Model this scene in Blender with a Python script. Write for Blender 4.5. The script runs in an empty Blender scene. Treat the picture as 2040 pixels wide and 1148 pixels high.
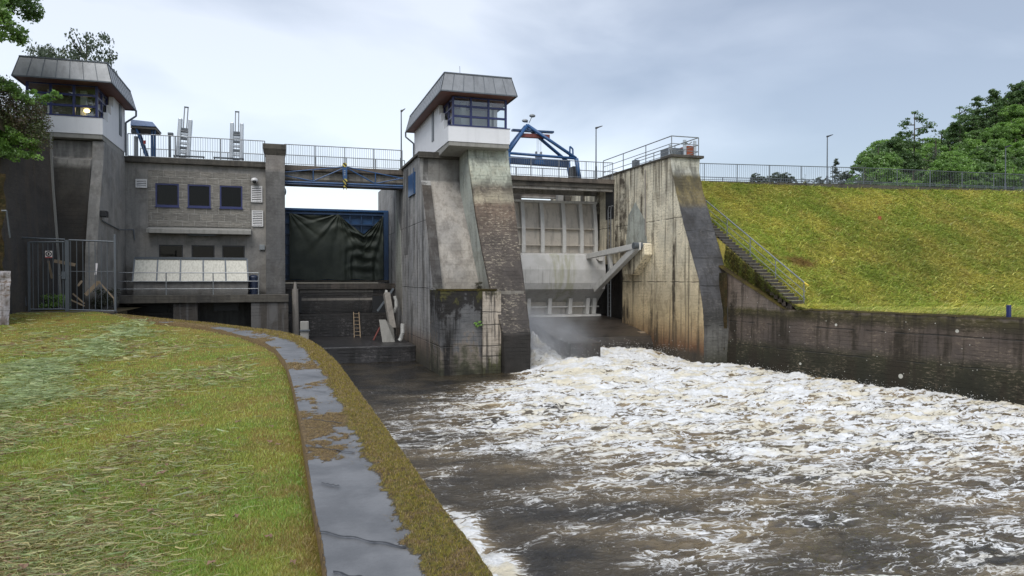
import bpy, math, random
import numpy as np
from mathutils import Vector, Matrix
R = math.radians
rng = np.random.default_rng(7)
random.seed(7)
C = bpy.context.scene.collection

# ------------------------------------------------------------------ camera
TH = R(17.6); F = 1440.0; HOR = 555.0
PT = math.atan((574 - HOR) / F)
cam_d = bpy.data.cameras.new('camera'); cam = bpy.data.objects.new('camera', cam_d); C.objects.link(cam)
cam.location = (0, 0, 0); cam.rotation_euler = (math.pi / 2 - PT, 0, -TH)
cam_d.sensor_width = 36; cam_d.lens = 36 * F / 2040; cam_d.clip_end = 6000; cam_d.clip_start = 0.05
bpy.context.scene.camera = cam

# ------------------------------------------------------------------ sky, sun, exposure
SUN_EL, SUN_AZ = R(52), R(205)          # azimuth clockwise from +Y
W = bpy.data.worlds.new('World'); bpy.context.scene.world = W; W.use_nodes = True
nt = W.node_tree; nt.nodes.clear()
def wn(t, **k):
    n = nt.nodes.new(t)
    for a, b in k.items(): setattr(n, a, b)
    return n
out = wn('ShaderNodeOutputWorld'); bg = wn('ShaderNodeBackground'); bg.inputs[1].default_value = 0.09
bg2 = wn('ShaderNodeBackground'); bg2.inputs[1].default_value = 1.0
sky = wn('ShaderNodeTexSky', sky_type='NISHITA'); sky.sun_disc = False
sky.sun_elevation = SUN_EL; sky.sun_rotation = SUN_AZ
tc = wn('ShaderNodeTexCoord'); mp = wn('ShaderNodeMapping'); mp.inputs['Scale'].default_value = (1, 1, 2.6)
mp.inputs['Location'].default_value = (3.1, 1.7, 0.35)
nz = wn('ShaderNodeTexNoise'); nz.inputs['Scale'].default_value = 2.3; nz.inputs['Detail'].default_value = 6
nz.inputs['Roughness'].default_value = 0.45; nz.inputs['Distortion'].default_value = 0.35
# darker cloud bank high on the right, brighter to the left and near the skyline
sep = wn('ShaderNodeSeparateXYZ')
m1 = wn('ShaderNodeMath', operation='MULTIPLY_ADD'); m1.inputs[1].default_value = -0.36; m1.inputs[2].default_value = -0.12
m2 = wn('ShaderNodeMath', operation='MULTIPLY_ADD'); m2.inputs[1].default_value = -0.75
m3 = wn('ShaderNodeMath', operation='MULTIPLY_ADD'); m3.inputs[1].default_value = 2.0
cr = wn('ShaderNodeValToRGB')
e = cr.color_ramp.elements
e[0].position = 0.20; e[0].color = (0.21, 0.225, 0.255, 1)
e[1].position = 0.80; e[1].color = (0.50, 0.51, 0.53, 1)
x = e.new(0.40); x.color = (0.28, 0.295, 0.325, 1)
x = e.new(0.60); x.color = (0.40, 0.415, 0.44, 1)
add = wn('ShaderNodeAddShader'); L = nt.links.new
L(tc.outputs['Generated'], mp.inputs[0]); L(mp.outputs[0], nz.inputs['Vector']); L(tc.outputs['Generated'], sep.inputs[0])
L(sep.outputs['X'], m1.inputs[0]); L(sep.outputs['Z'], m2.inputs[0]); L(m1.outputs[0], m2.inputs[2])
L(nz.outputs['Fac'], m3.inputs[0]); L(m2.outputs[0], m3.inputs[2]); L(m3.outputs[0], cr.inputs[0])
L(sky.outputs[0], bg.inputs[0]); L(cr.outputs[0], bg2.inputs[0]); L(bg.outputs[0], add.inputs[0]); L(bg2.outputs[0], add.inputs[1])
L(add.outputs[0], out.inputs[0])
bg.inputs[1].default_value = 0.05   # mostly hidden behind the cloud layer
zen = wn('ShaderNodeMapRange', interpolation_type='SMOOTHSTEP'); zen.inputs[1].default_value = 0.40; zen.inputs[2].default_value = 0.85; zen.inputs[3].default_value = 1.0; zen.inputs[4].default_value = 2.3
L(sep.outputs['Z'], zen.inputs[0]); L(zen.outputs[0], bg2.inputs[1])   # an overcast sky is brightest overhead
sl = bpy.data.lights.new('sun', 'SUN'); so = bpy.data.objects.new('sun', sl); C.objects.link(so)
sl.energy = 1.5; sl.angle = R(35); sl.color = (1.0, 0.96, 0.90)
sd = Vector((math.sin(SUN_AZ) * math.cos(SUN_EL), math.cos(SUN_AZ) * math.cos(SUN_EL), math.sin(SUN_EL)))
so.rotation_euler = sd.to_track_quat('Z', 'Y').to_euler(); so.location = (0, 0, 60)
vs = bpy.context.scene.view_settings
vs.view_transform = 'Standard'; vs.look = 'None'; vs.exposure = 0.5; vs.gamma = 1; vs.use_curve_mapping = False

# ------------------------------------------------------------------ helpers
_f = np.array([math.sin(TH) * math.cos(PT), math.cos(TH) * math.cos(PT), -math.sin(PT)])
_r = np.array([math.cos(TH), -math.sin(TH), 0.0])
_u = np.array([math.sin(TH) * math.sin(PT), math.cos(TH) * math.sin(PT), math.cos(PT)])
def P(px, py, X=None, Y=None, Z=None):
    "a measured point of the site: sight line through (px,py), met with a vertical or level plane of the dam"
    d = _f + (px - 1020) / F * _r - (py - 574) / F * _u
    t = X / d[0] if X is not None else (Y / d[1] if Y is not None else Z / d[2])
    return tuple(d * t)
def zat(px, py, Y): return P(px, py, Y=Y)[2]
def xat(px, Y): return P(px, 574, Y=Y)[0]

def tag(o, label=None, cat=None, group=None, kind=None):
    if label: o['label'] = label
    if cat: o['category'] = cat
    if group: o['group'] = group
    if kind: o['kind'] = kind
    return o
def empty(name, loc, label, cat, group=None):
    o = bpy.data.objects.new(name, None); C.objects.link(o); o.location = loc; o.empty_display_size = 0.2
    return tag(o, label, cat, group)
def worldloc(o):
    v = Vector((0, 0, 0))
    while o: v += o.location; o = o.parent
    return v

class MB:
    def __init__(s): s.v = []; s.f = []
    def quad(s, a, b, c, d):
        n = len(s.v); s.v += [a, b, c, d]; s.f.append((n, n + 1, n + 2, n + 3)); return s
    def poly(s, pts):
        n = len(s.v); s.v += list(pts); s.f.append(tuple(range(n, n + len(pts)))); return s
    def box(s, x0, x1, y0, y1, z0, z1):
        x0, x1 = min(x0, x1), max(x0, x1); y0, y1 = min(y0, y1), max(y0, y1); z0, z1 = min(z0, z1), max(z0, z1)
        n = len(s.v)
        s.v += [(x0, y0, z0), (x1, y0, z0), (x1, y1, z0), (x0, y1, z0), (x0, y0, z1), (x1, y0, z1), (x1, y1, z1), (x0, y1, z1)]
        s.f += [tuple(n + i for i in q) for q in ((0, 3, 2, 1), (4, 5, 6, 7), (0, 1, 5, 4), (1, 2, 6, 5), (2, 3, 7, 6), (3, 0, 4, 7))]
        return s
    def hexa(s, p):      # 8 points, bottom 4 ccw then top 4
        n = len(s.v); s.v += list(p)
        s.f += [tuple(n + i for i in q) for q in ((0, 3, 2, 1), (4, 5, 6, 7), (0, 1, 5, 4), (1, 2, 6, 5), (2, 3, 7, 6), (3, 0, 4, 7))]
        return s
    def bar(s, a, b, w, h):    # rectangular bar from a to b
        a, b = Vector(a), Vector(b); d = (b - a).normalized()
        up = Vector((0, 0, 1)) if abs(d.z) < 0.95 else Vector((0, 1, 0))
        r = d.cross(up).normalized(); u = r.cross(d).normalized(); r = r * w / 2; u = u * h / 2
        return s.hexa([tuple(q) for q in (a - r - u, a + r - u, b + r - u, b - r - u, a - r + u, a + r + u, b + r + u, b - r + u)])
    def tube(s, a, b, r, r2=None, n=8, cap=True):
        r2 = r if r2 is None else r2
        a, b = Vector(a), Vector(b); d = (b - a).normalized()
        up = Vector((0, 0, 1)) if abs(d.z) < 0.95 else Vector((0, 1, 0))
        x = d.cross(up).normalized(); y = x.cross(d); k = len(s.v)
        for c, rr in ((a, r), (b, r2)):
            for i in range(n):
                t = 2 * math.pi * i / n; s.v.append(tuple(c + (x * math.cos(t) + y * math.sin(t)) * rr))
        for i in range(n): s.f.append((k + i, k + (i + 1) % n, k + n + (i + 1) % n, k + n + i))
        if cap: s.f.append(tuple(k + i for i in range(n))[::-1]); s.f.append(tuple(k + n + i for i in range(n)))
        return s
    def path(s, pts, r, n=8):
        for a, b in zip(pts[:-1], pts[1:]): s.tube(a, b, r, n=n)
        return s
    def prismx(s, prof, x0, x1):     # profile of (y,z) extruded along X
        k = len(s.v); n = len(prof)
        s.v += [(x0, y, z) for y, z in prof] + [(x1, y, z) for y, z in prof]
        for i in range(n): s.f.append((k + i, k + (i + 1) % n, k + n + (i + 1) % n, k + n + i))
        s.f.append(tuple(k + i for i in range(n))[::-1]); s.f.append(tuple(k + n + i for i in range(n)))
        return s
    def prismz(s, prof, z0, z1):
        k = len(s.v); n = len(prof)
        s.v += [(x, y, z0) for x, y in prof] + [(x, y, z1) for x, y in prof]
        for i in range(n): s.f.append((k + i, k + (i + 1) % n, k + n + (i + 1) % n, k + n + i))
        s.f.append(tuple(k + i for i in range(n))[::-1]); s.f.append(tuple(k + n + i for i in range(n)))
        return s
    def sphere(s, c, rx, ry=None, rz=None, nu=12, nv=8):
        ry = rx if ry is None else ry; rz = rx if rz is None else rz; k = len(s.v)
        for j in range(nv + 1):
            ph = math.pi * j / nv
            for i in range(nu):
                t = 2 * math.pi * i / nu
                s.v.append((c[0] + rx * math.sin(ph) * math.cos(t), c[1] + ry * math.sin(ph) * math.sin(t), c[2] + rz * math.cos(ph)))
        for j in range(nv):
            for i in range(nu): s.f.append((k + j * nu + i, k + (j + 1) * nu + i, k + (j + 1) * nu + (i + 1) % nu, k + j * nu + (i + 1) % nu))
        return s
    def build(s, name, mat, parent=None, label=None, cat=None, group=None, kind=None, bevel=0, smooth=False):
        me = bpy.data.meshes.new(name)
        a = np.array(s.v, dtype=float)
        if parent is None:
            base = np.array([(a[:, 0].min() + a[:, 0].max()) / 2, (a[:, 1].min() + a[:, 1].max()) / 2, a[:, 2].min()])
            loc = tuple(base)
        else:
            base = np.array(worldloc(parent)); loc = (0, 0, 0)
        me.from_pydata([tuple(q) for q in (a - base)], [], s.f); me.update()
        import bmesh
        b = bmesh.new(); b.from_mesh(me); bmesh.ops.recalc_face_normals(b, faces=b.faces); b.to_mesh(me); b.free()
        if mat: me.materials.append(mat)
        o = bpy.data.objects.new(name, me); C.objects.link(o); o.location = loc
        if parent: o.parent = parent
        if smooth:
            for p in me.polygons: p.use_smooth = True
        if bevel:
            m = o.modifiers.new('bevel', 'BEVEL'); m.width = bevel; m.segments = 2; m.limit_method = 'ANGLE'; m.angle_limit = R(35)
        return tag(o, label, cat, group, kind)

def npmesh(name, V, Fq, mat, parent=None, loc=(0, 0, 0), attrs=None, smooth=False, **k):
    "fast mesh from numpy arrays; Fq is (n,3) or (n,4)"
    me = bpy.data.meshes.new(name); V = np.asarray(V, dtype=np.float32) - np.array(loc, dtype=np.float32)
    n, m = Fq.shape
    me.vertices.add(len(V)); me.vertices.foreach_set('co', V.ravel())
    me.loops.add(n * m); me.loops.foreach_set('vertex_index', Fq.astype(np.int32).ravel())
    me.polygons.add(n); me.polygons.foreach_set('loop_start', np.arange(0, n * m, m, dtype=np.int32))
    if smooth: me.polygons.foreach_set('use_smooth', np.ones(n, dtype=bool))
    me.update(calc_edges=True)
    for an, arr in (attrs or {}).items():
        if arr.ndim == 2:
            at = me.attributes.new(an, 'FLOAT_COLOR', 'POINT')
            at.data.foreach_set('color', np.c_[arr, np.ones(len(arr))].astype(np.float32).ravel())
        else:
            at = me.attributes.new(an, 'FLOAT', 'POINT'); at.data.foreach_set('value', arr.astype(np.float32))
    if mat: me.materials.append(mat)
    o = bpy.data.objects.new(name, me); C.objects.link(o)
    if parent is not None: o.parent = parent; o.location = Vector(loc) - worldloc(parent)
    else: o.location = loc
    return tag(o, **k)

def grid_faces(nr, nc):
    i = np.arange(nr - 1)[:, None] * nc + np.arange(nc - 1)[None, :]
    return np.stack([i, i + 1, i + nc + 1, i + nc], -1).reshape(-1, 4)

_perm = np.random.default_rng(3).permutation(256); _perm = np.r_[_perm, _perm]
_g = np.random.default_rng(4).normal(size=(256, 2)); _g /= np.linalg.norm(_g, axis=1)[:, None]
def perlin(x, y):
    xi = np.floor(x).astype(int); yi = np.floor(y).astype(int); xf = x - xi; yf = y - yi
    xi &= 255; yi &= 255
    def gr(a, b, dx, dy):
        h = _perm[_perm[a & 255] + (b & 255)]; return _g[h, 0] * dx + _g[h, 1] * dy
    u = xf ** 3 * (xf * (xf * 6 - 15) + 10); v = yf ** 3 * (yf * (yf * 6 - 15) + 10)
    a = gr(xi, yi, xf, yf); b = gr(xi + 1, yi, xf - 1, yf); c = gr(xi, yi + 1, xf, yf - 1); d = gr(xi + 1, yi + 1, xf - 1, yf - 1)
    return (a * (1 - u) + b * u) * (1 - v) + (c * (1 - u) + d * u) * v * 1.0
def fbm(x, y, o=4, g=0.5):
    s = 0; a = 1; t = 0
    for k in range(o): s = s + a * perlin(x + 17.3 * k, y - 9.1 * k); t += a; a *= g; x = x * 2.03; y = y * 2.03
    return s / t * 1.6
def sm(a, b, x): t = np.clip((x - a) / (b - a), 0, 1); return t * t * (3 - 2 * t)

# ------------------------------------------------------------------ materials
class NT:
    def __init__(s, name):
        s.m = bpy.data.materials.new(name); s.m.use_nodes = True; s.t = s.m.node_tree
        s.b = s.t.nodes['Principled BSDF']; s.o = s.t.nodes['Material Output']
        s.pos = None
    def n(s, t, ins=None, **k):
        x = s.t.nodes.new(t)
        for a, b in k.items(): setattr(x, a, b)
        for a, b in (ins or {}).items(): s.set(x.inputs[a], b)
        return x
    def set(s, sock, v):
        if isinstance(v, bpy.types.NodeSocket): s.t.links.new(v, sock)
        elif isinstance(v, (tuple, list)) and sock.type == 'RGBA' and len(v) == 3: sock.default_value = (*v, 1)
        else: sock.default_value = v
    def P(s):
        if s.pos is None: s.pos = s.n('ShaderNodeNewGeometry').outputs['Position']
        return s.pos
    def math(s, op, a, b=0.0, c=0.0, clamp=False):
        x = s.n('ShaderNodeMath', operation=op, use_clamp=clamp); s.set(x.inputs[0], a); s.set(x.inputs[1], b); s.set(x.inputs[2], c); return x.outputs[0]
    def map(s, sc=(1, 1, 1), loc=(0, 0, 0), rot=(0, 0, 0), src=None):
        x = s.n('ShaderNodeMapping', {'Scale': sc, 'Location': loc, 'Rotation': rot}); s.set(x.inputs[0], src if src is not None else s.P()); return x.outputs[0]
    def noise(s, scale, detail=4, rough=0.55, vec=None, dist=0.0, out='Fac'):
        x = s.n('ShaderNodeTexNoise', {'Scale': scale, 'Detail': detail, 'Roughness': rough, 'Distortion': dist, 'Vector': vec if vec is not None else s.P()})
        return x.outputs[out]
    def vor(s, scale, vec=None, feature='F1', out='Distance'):
        x = s.n('ShaderNodeTexVoronoi', {'Scale': scale, 'Vector': vec if vec is not None else s.P()}, feature=feature); return x.outputs[out]
    def step(s, v, a, b):     # smooth 0..1 between a and b (a may exceed b)
        x = s.n('ShaderNodeMapRange', interpolation_type='SMOOTHSTEP'); s.set(x.inputs[0], v)
        if a < b: x.inputs[1].default_value, x.inputs[2].default_value, x.inputs[3].default_value, x.inputs[4].default_value = a, b, 0, 1
        else: x.inputs[1].default_value, x.inputs[2].default_value, x.inputs[3].default_value, x.inputs[4].default_value = b, a, 1, 0
        return x.outputs[0]
    def mix(s, f, a, b, mode='MIX'):
        x = s.n('ShaderNodeMix', data_type='RGBA', blend_type=mode); s.set(x.inputs[0], f); s.set(x.inputs[6], a); s.set(x.inputs[7], b); return x.outputs[2]
    def ramp(s, v, els, interp='LINEAR'):
        x = s.n('ShaderNodeValToRGB'); s.set(x.inputs[0], v); r = x.color_ramp; r.interpolation = interp
        r.elements[0].position, r.elements[0].color = els[0][0], (*els[0][1], 1)
        r.elements[1].position, r.elements[1].color = els[-1][0], (*els[-1][1], 1)
        for p, c in els[1:-1]: q = r.elements.new(p); q.color = (*c, 1)
        return x.outputs[0]
    def bump(s, h, st=0.5, d=0.02, nrm=None):
        x = s.n('ShaderNodeBump', {'Strength': st, 'Distance': d, 'Height': h})
        if nrm is not None: s.set(x.inputs['Normal'], nrm)
        return x.outputs[0]
    def xyz(s, v=None):
        x = s.n('ShaderNodeSeparateXYZ'); s.set(x.inputs[0], v if v is not None else s.P()); return x.outputs
    def done(s, col, rough=0.7, nrm=None, metal=0.0, spec=None):
        s.set(s.b.inputs['Base Color'], col); s.set(s.b.inputs['Roughness'], rough); s.set(s.b.inputs['Metallic'], metal)
        if nrm is not None: s.set(s.b.inputs['Normal'], nrm)
        if spec is not None: s.set(s.b.inputs['Specular IOR Level'], spec)
        return s.m

def concrete(name, bands, streak=None, sa=0.7, speck=None, pa=0.5, boards=0.25, znoise=0.9, off=0.0, rough=0.85, sw=1.7, lichen=0, joints=None, bump=0.6, szmin=None):
    "cast concrete: colour by height (ragged), dark run-off streaks, pale flaking, board marks, lift joints"
    s = NT(name); z = s.xyz()[2]
    big = s.noise(0.55, 5, 0.6, s.map(loc=(off, off * 2, 0)))
    med = s.noise(2.3, 6, 0.65, s.map(loc=(off, 0, off)))
    run = s.noise(sw, 4, 0.6, s.map(sc=(1, 1, 0.07), loc=(off, off, 0)))
    z2 = s.math('ADD', z, s.math('MULTIPLY', s.math('SUBTRACT', s.math('ADD', s.math('MULTIPLY', run, 0.6), s.math('MULTIPLY', med, 0.5)), 0.55), znoise * 2.5))
    z0 = min(b[0] for b in bands) - 0.01; z1 = max(b[0] for b in bands) + 0.01
    t = s.math('DIVIDE', s.math('SUBTRACT', z2, z0), z1 - z0)
    col = s.ramp(t, [((b[0] - z0) / (z1 - z0), b[1]) for b in sorted(bands)])
    col = s.mix(s.math('MULTIPLY', s.step(big, 0.36, 0.62), 0.6), col, s.mix(1.0, col, (1.55, 1.50, 1.42), 'MULTIPLY'))
    col = s.mix(s.math('MULTIPLY', s.step(s.noise(1.2, 6, 0.65, s.map(loc=(5, off, off))), 0.50, 0.62), 0.45), col, s.mix(1.0, col, (0.50, 0.47, 0.44), 'MULTIPLY'))
    fine = s.noise(9, 8, 0.7)
    col = s.mix(s.math('MULTIPLY', s.step(fine, 0.40, 0.62), 0.35), col, s.mix(1.0, col, (0.62, 0.62, 0.62), 'MULTIPLY'))
    if speck is not None:
        sp = s.noise(4.2, 9, 0.74, s.map(sc=(1.2, 1.2, 3.4), loc=(off * 3, 0, 1)))
        k = s.math('MULTIPLY', s.step(sp, 0.53, 0.60), s.step(big, 0.40, 0.58)); k = s.math('MULTIPLY', k, pa)
        if szmin is not None: k = s.math('MULTIPLY', k, s.step(z, szmin, szmin + 0.15))
        col = s.mix(k, col, speck)
    if streak is not None:
        st = s.math('MULTIPLY', s.step(run, 0.49, 0.60), s.step(s.noise(0.8, 5, 0.65, s.map(loc=(0, off, off))), 0.34, 0.56))
        st2 = s.step(s.noise(sw * 3.4, 3, 0.6, s.map(sc=(1, 1, 0.05), loc=(off, 3, 0))), 0.52, 0.66)
        st = s.math('MULTIPLY', s.math('MAXIMUM', st, s.math('MULTIPLY', st2, 0.75)), sa)
        col = s.mix(st, col, streak)
    h = s.math('ADD', s.math('MULTIPLY', fine, 0.7), s.math('MULTIPLY', med, 0.8))
    if boards:
        bz = s.math('ADD', s.math('MULTIPLY', z, 5.5), s.math('MULTIPLY', med, 0.35)); fr = s.math('FRACT', bz)
        ln = s.math('MULTIPLY', s.step(fr, 0.14, 0.0), s.step(s.noise(1.6, 3), 0.38, 0.6))
        col = s.mix(s.math('MULTIPLY', ln, boards), col, s.mix(1.0, col, (0.35, 0.34, 0.32), 'MULTIPLY'))
        h = s.math('SUBTRACT', h, s.math('MULTIPLY', ln, 0.8))
    for jz in (joints or []):
        d = s.math('ABSOLUTE', s.math('SUBTRACT', s.math('ADD', z, s.math('MULTIPLY', s.noise(1.5, 3), 0.10)), jz + 0.05))
        ln = s.math('MULTIPLY', s.step(d, 0.04, 0.008), s.step(s.noise(1.1, 3, 0.6), 0.36, 0.55))
        col = s.mix(s.math('MULTIPLY', ln, 0.75), col, (0.012, 0.012, 0.01)); h = s.math('SUBTRACT', h, s.math('MULTIPLY', ln, 1.2))
    if lichen:
        v = s.n('ShaderNodeTexVoronoi', {'Scale': 1.6, 'Vector': s.P()}); d = s.math('ADD', v.outputs['Distance'], s.math('MULTIPLY', fine, 0.03))
        rr = s.math('MULTIPLY', s.math('POWER', s.xyz(v.outputs['Color'])[0], 6.0), 0.20)
        m = s.step(s.math('SUBTRACT', rr, d), -0.028, -0.004)
        v2 = s.n('ShaderNodeTexVoronoi', {'Scale': 7.0, 'Vector': s.P()})
        m2 = s.math('MULTIPLY', s.step(v2.outputs['Distance'], 0.17, 0.11), s.step(s.xyz(v2.outputs['Color'])[1], 0.93, 0.97))
        col = s.mix(s.math('MULTIPLY', s.math('MAXIMUM', m, m2), lichen), col, (0.52, 0.51, 0.45))
    return s.done(col, rough, s.bump(h, bump, 0.03))

def plain(name, col, rough=0.5, metal=0.0, var=0.25, dirt=0.3, scale=3.0, bump=0.1):
    s = NT(name); a = s.noise(scale, 6, 0.65); b = s.noise(scale * 5, 5, 0.7)
    st = s.noise(4.0, 4, 0.6, s.map(sc=(1, 1, 0.12)))
    c = s.mix(s.math('MULTIPLY', s.step(a, 0.35, 0.7), var), col, tuple(min(1, q * 1.35) for q in col))
    c = s.mix(s.math('MULTIPLY', s.step(st, 0.5, 0.68), dirt), c, tuple(q * 0.45 + 0.01 for q in col))
    c = s.mix(s.math('MULTIPLY', s.step(b, 0.52, 0.66), dirt * 0.6), c, tuple(q * 0.5 + 0.01 for q in col))
    return s.done(c, s.math('ADD', rough - 0.06, s.math('MULTIPLY', b, 0.14)), s.bump(b, bump, 0.01), metal)

def leafmat(name, tint=(1, 1, 1)):
    s = NT(name); at = s.n('ShaderNodeAttribute', attribute_name='Col')
    col = s.mix(1.0, at.outputs['Color'], tint, 'MULTIPLY')
    d = s.n('ShaderNodeBsdfDiffuse', {'Color': col}); tr = s.n('ShaderNodeBsdfTranslucent', {'Color': col})
    g = s.n('ShaderNodeBsdfGlossy', {'Color': (1, 1, 1, 1), 'Roughness': 0.45})
    m = s.n('ShaderNodeMixShader', {0: 0.45, 1: d.outputs[0], 2: tr.outputs[0]})
    m2 = s.n('ShaderNodeMixShader', {0: 0.04, 1: m.outputs[0], 2: g.outputs[0]})
    s.t.links.new(m2.outputs[0], s.o.inputs[0]); return s.m
def glass(name, tint=(0.02, 0.025, 0.03), rough=0.03, refl=1.0):
    s = NT(name); g = s.n('ShaderNodeBsdfGlossy', {'Roughness': rough, 'Color': (1, 1, 1, 1)})
    t = s.n('ShaderNodeBsdfTransparent', {'Color': tint}); fr = s.n('ShaderNodeFresnel', {'IOR': 1.5})
    f = s.math('MULTIPLY_ADD', fr.outputs[0], refl, 0.0, clamp=True)
    m = s.n('ShaderNodeMixShader', {0: f, 1: t.outputs[0], 2: g.outputs[0]}); s.t.links.new(m.outputs[0], s.o.inputs[0]); return s.m

M = {}
G = (0.235, 0.235, 0.23); DK = (0.03, 0.028, 0.026)
M['render'] = concrete('grey_render', [(8, (0.225, 0.22, 0.21)), (3, (0.215, 0.21, 0.20)), (-0.6, (0.175, 0.17, 0.16)), (-1, (0.04, 0.038, 0.033)), (-3, (0.03, 0.03, 0.028))], (0.09, 0.09, 0.086), 0.35, znoise=0.2, off=2, bump=0.3, boards=0)
M['pillar'] = concrete('pillar_concrete', [(8, (0.16, 0.155, 0.15)), (6.2, (0.20, 0.19, 0.18)), (6.0, (0.11, 0.11, 0.11)), (0, (0.10, 0.10, 0.10)), (-1.5, (0.05, 0.05, 0.05))], (0.03, 0.03, 0.03), 0.3, speck=(0.3, 0.3, 0.28), pa=0.18, znoise=0.08, off=5, bump=0.3)
M['cap'] = concrete('weathered_cap', [(9, (0.07, 0.065, 0.055)), (-5, (0.07, 0.065, 0.055))], DK, 0.7, off=9)
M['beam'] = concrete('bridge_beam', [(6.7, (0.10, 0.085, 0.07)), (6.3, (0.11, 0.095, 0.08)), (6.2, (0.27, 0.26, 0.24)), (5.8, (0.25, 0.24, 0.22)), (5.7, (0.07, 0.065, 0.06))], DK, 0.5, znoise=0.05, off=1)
M['side'] = concrete('pier_side', [(6.6, (0.24, 0.24, 0.235)), (2, (0.30, 0.30, 0.30)), (-2.6, (0.26, 0.26, 0.26)), (-3.3, (0.15, 0.12, 0.10)), (-4.2, (0.05, 0.045, 0.03)), (-5, (0.02, 0.02, 0.012))], (0.045, 0.043, 0.04), 0.8, znoise=0.35, off=3, joints=[3.0, -0.5, -3.2], sw=1.3, bump=0.35)
M['wing'] = concrete('wing_concrete', [(6.7, (0.15, 0.15, 0.148)), (5.3, (0.17, 0.17, 0.165)), (5.1, (0.28, 0.265, 0.245)), (0.5, (0.29, 0.275, 0.25)), (-0.7, (0.17, 0.16, 0.14))], (0.07, 0.06, 0.05), 0.4, znoise=0.05, off=6, bump=0.3)
M['strip'] = concrete('dark_pilaster', [(6.7, (0.20, 0.20, 0.195)), (5.2, (0.20, 0.20, 0.195)), (5.0, (0.055, 0.047, 0.04)), (0, (0.035, 0.033, 0.032)), (-1, (0.05, 0.05, 0.04)), (-5, (0.04, 0.04, 0.035))], (0.2, 0.2, 0.19), 0.25, znoise=0.08, off=8)
M['footing'] = concrete('pier_footing', [(-0.4, (0.05, 0.05, 0.012)), (-0.62, (0.040, 0.038, 0.010)), (-0.85, (0.010, 0.009, 0.007)), (-1.5, (0.012, 0.011, 0.011)), (-1.8, (0.075, 0.077, 0.080)), (-3.0, (0.11, 0.11, 0.112)), (-3.35, (0.15, 0.13, 0.11)), (-4.3, (0.05, 0.05, 0.03)), (-5, (0.02, 0.02, 0.012))], (0.008, 0.007, 0.006), 1.0, znoise=3.0, off=4, joints=[-3.2], sw=1.3, boards=0.05)
M['nose'] = concrete('pier_nose', [(6.8, (0.34, 0.37, 0.32)), (5.1, (0.32, 0.34, 0.28)), (4.6, (0.10, 0.085, 0.065)), (4.0, (0.28, 0.255, 0.19)), (3.7, (0.13, 0.095, 0.07)), (2.0, (0.07, 0.058, 0.05)), (-2.4, (0.05, 0.044, 0.04)), (-2.75, (0.018, 0.016, 0.014)), (-5, (0.016, 0.014, 0.011))], (0.03, 0.025, 0.022), 0.5, speck=(0.42, 0.37, 0.28), pa=0.65, boards=0.55, szmin=-2.65, znoise=0.3, off=7, sw=2.2, joints=[-2.6])
M['nose_side'] = concrete('nose_side', [(6.8, (0.35, 0.38, 0.345)), (1.0, (0.33, 0.35, 0.32)), (-1, (0.2, 0.19, 0.17))], (0.13, 0.13, 0.11), 0.5, znoise=0.4, off=10, bump=0.3)
M['worn'] = concrete('worn_strip', [(-0.6, (0.06, 0.055, 0.03)), (-1.0, (0.34, 0.30, 0.25)), (-3.6, (0.33, 0.29, 0.24)), (-4.1, (0.07, 0.07, 0.03)), (-5, (0.02, 0.02, 0.015))], (0.016, 0.014, 0.012), 1.0, znoise=1.6, off=12, boards=0.1, sw=2.6, joints=[-1.6, -2.2, -3.2, -3.7])
M['cream'] = concrete('cream_pier_side', [(7, (0.58, 0.54, 0.42)), (4.0, (0.64, 0.60, 0.48)), (1.0, (0.61, 0.55, 0.41)), (-2.0, (0.50, 0.40, 0.24)), (-2.9, (0.34, 0.24, 0.13)), (-3.7, (0.17, 0.085, 0.04)), (-4.1, (0.05, 0.04, 0.03)), (-5, (0.03, 0.025, 0.02))], (0.050, 0.038, 0.024), 0.97, speck=(0.24, 0.20, 0.13), pa=0.6, znoise=0.35, off=14, joints=[3.4, -0.2], sw=0.95)
M['darknose'] = concrete('dark_pier_nose', [(7, (0.36, 0.36, 0.31)), (6.05, (0.36, 0.36, 0.31)), (5.75, (0.12, 0.10, 0.045)), (4.3, (0.13, 0.105, 0.05)), (3.9, (0.055, 0.056, 0.06)), (-1.0, (0.06, 0.06, 0.063)), (-2.2, (0.03, 0.03, 0.028)), (-3, (0.10, 0.10, 0.095)), (-4.4, (0.03, 0.03, 0.02))], (0.024, 0.022, 0.02), 0.6, speck=(0.2, 0.19, 0.17), pa=0.35, znoise=0.22, off=16, joints=[2.6, 1.1, -0.4, -2.5])
M['wallr'] = concrete('river_wall_concrete', [(0.4, (0.17, 0.13, 0.105)), (-1.45, (0.14, 0.115, 0.095)), (-1.62, (0.05, 0.043, 0.014)), (-1.9, (0.035, 0.028, 0.014)), (-2.15, (0.078, 0.060, 0.048)), (-3.0, (0.066, 0.053, 0.045)), (-3.4, (0.022, 0.021, 0.009)), (-4.6, (0.012, 0.012, 0.006))], (0.018, 0.013, 0.006), 0.95, speck=(0.20, 0.16, 0.115), pa=0.6, znoise=0.30, off=18, joints=[-2.25, -3.4], sw=1.0, lichen=0.85)
M['wallg'] = concrete('grey_shaded_wall', [(7, (0.05, 0.042, 0.034)), (1, (0.035, 0.033, 0.032)), (-3, (0.022, 0.021, 0.021))], (0.075, 0.055, 0.035), 0.45, speck=(0.18, 0.15, 0.11), pa=0.15, off=20, bump=0.3)  # stained concrete; the wall's shadow is put into the near-black colour
M['wet'] = concrete('wet_basin', [(6, (0.13, 0.125, 0.12)), (0.2, (0.035, 0.030, 0.026)), (-3.2, (0.016, 0.015, 0.015)), (-5, (0.030, 0.030, 0.033))], (0.008, 0.008, 0.008), 0.7, speck=(0.16, 0.15, 0.15), pa=0.5, off=22, rough=0.4)
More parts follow.
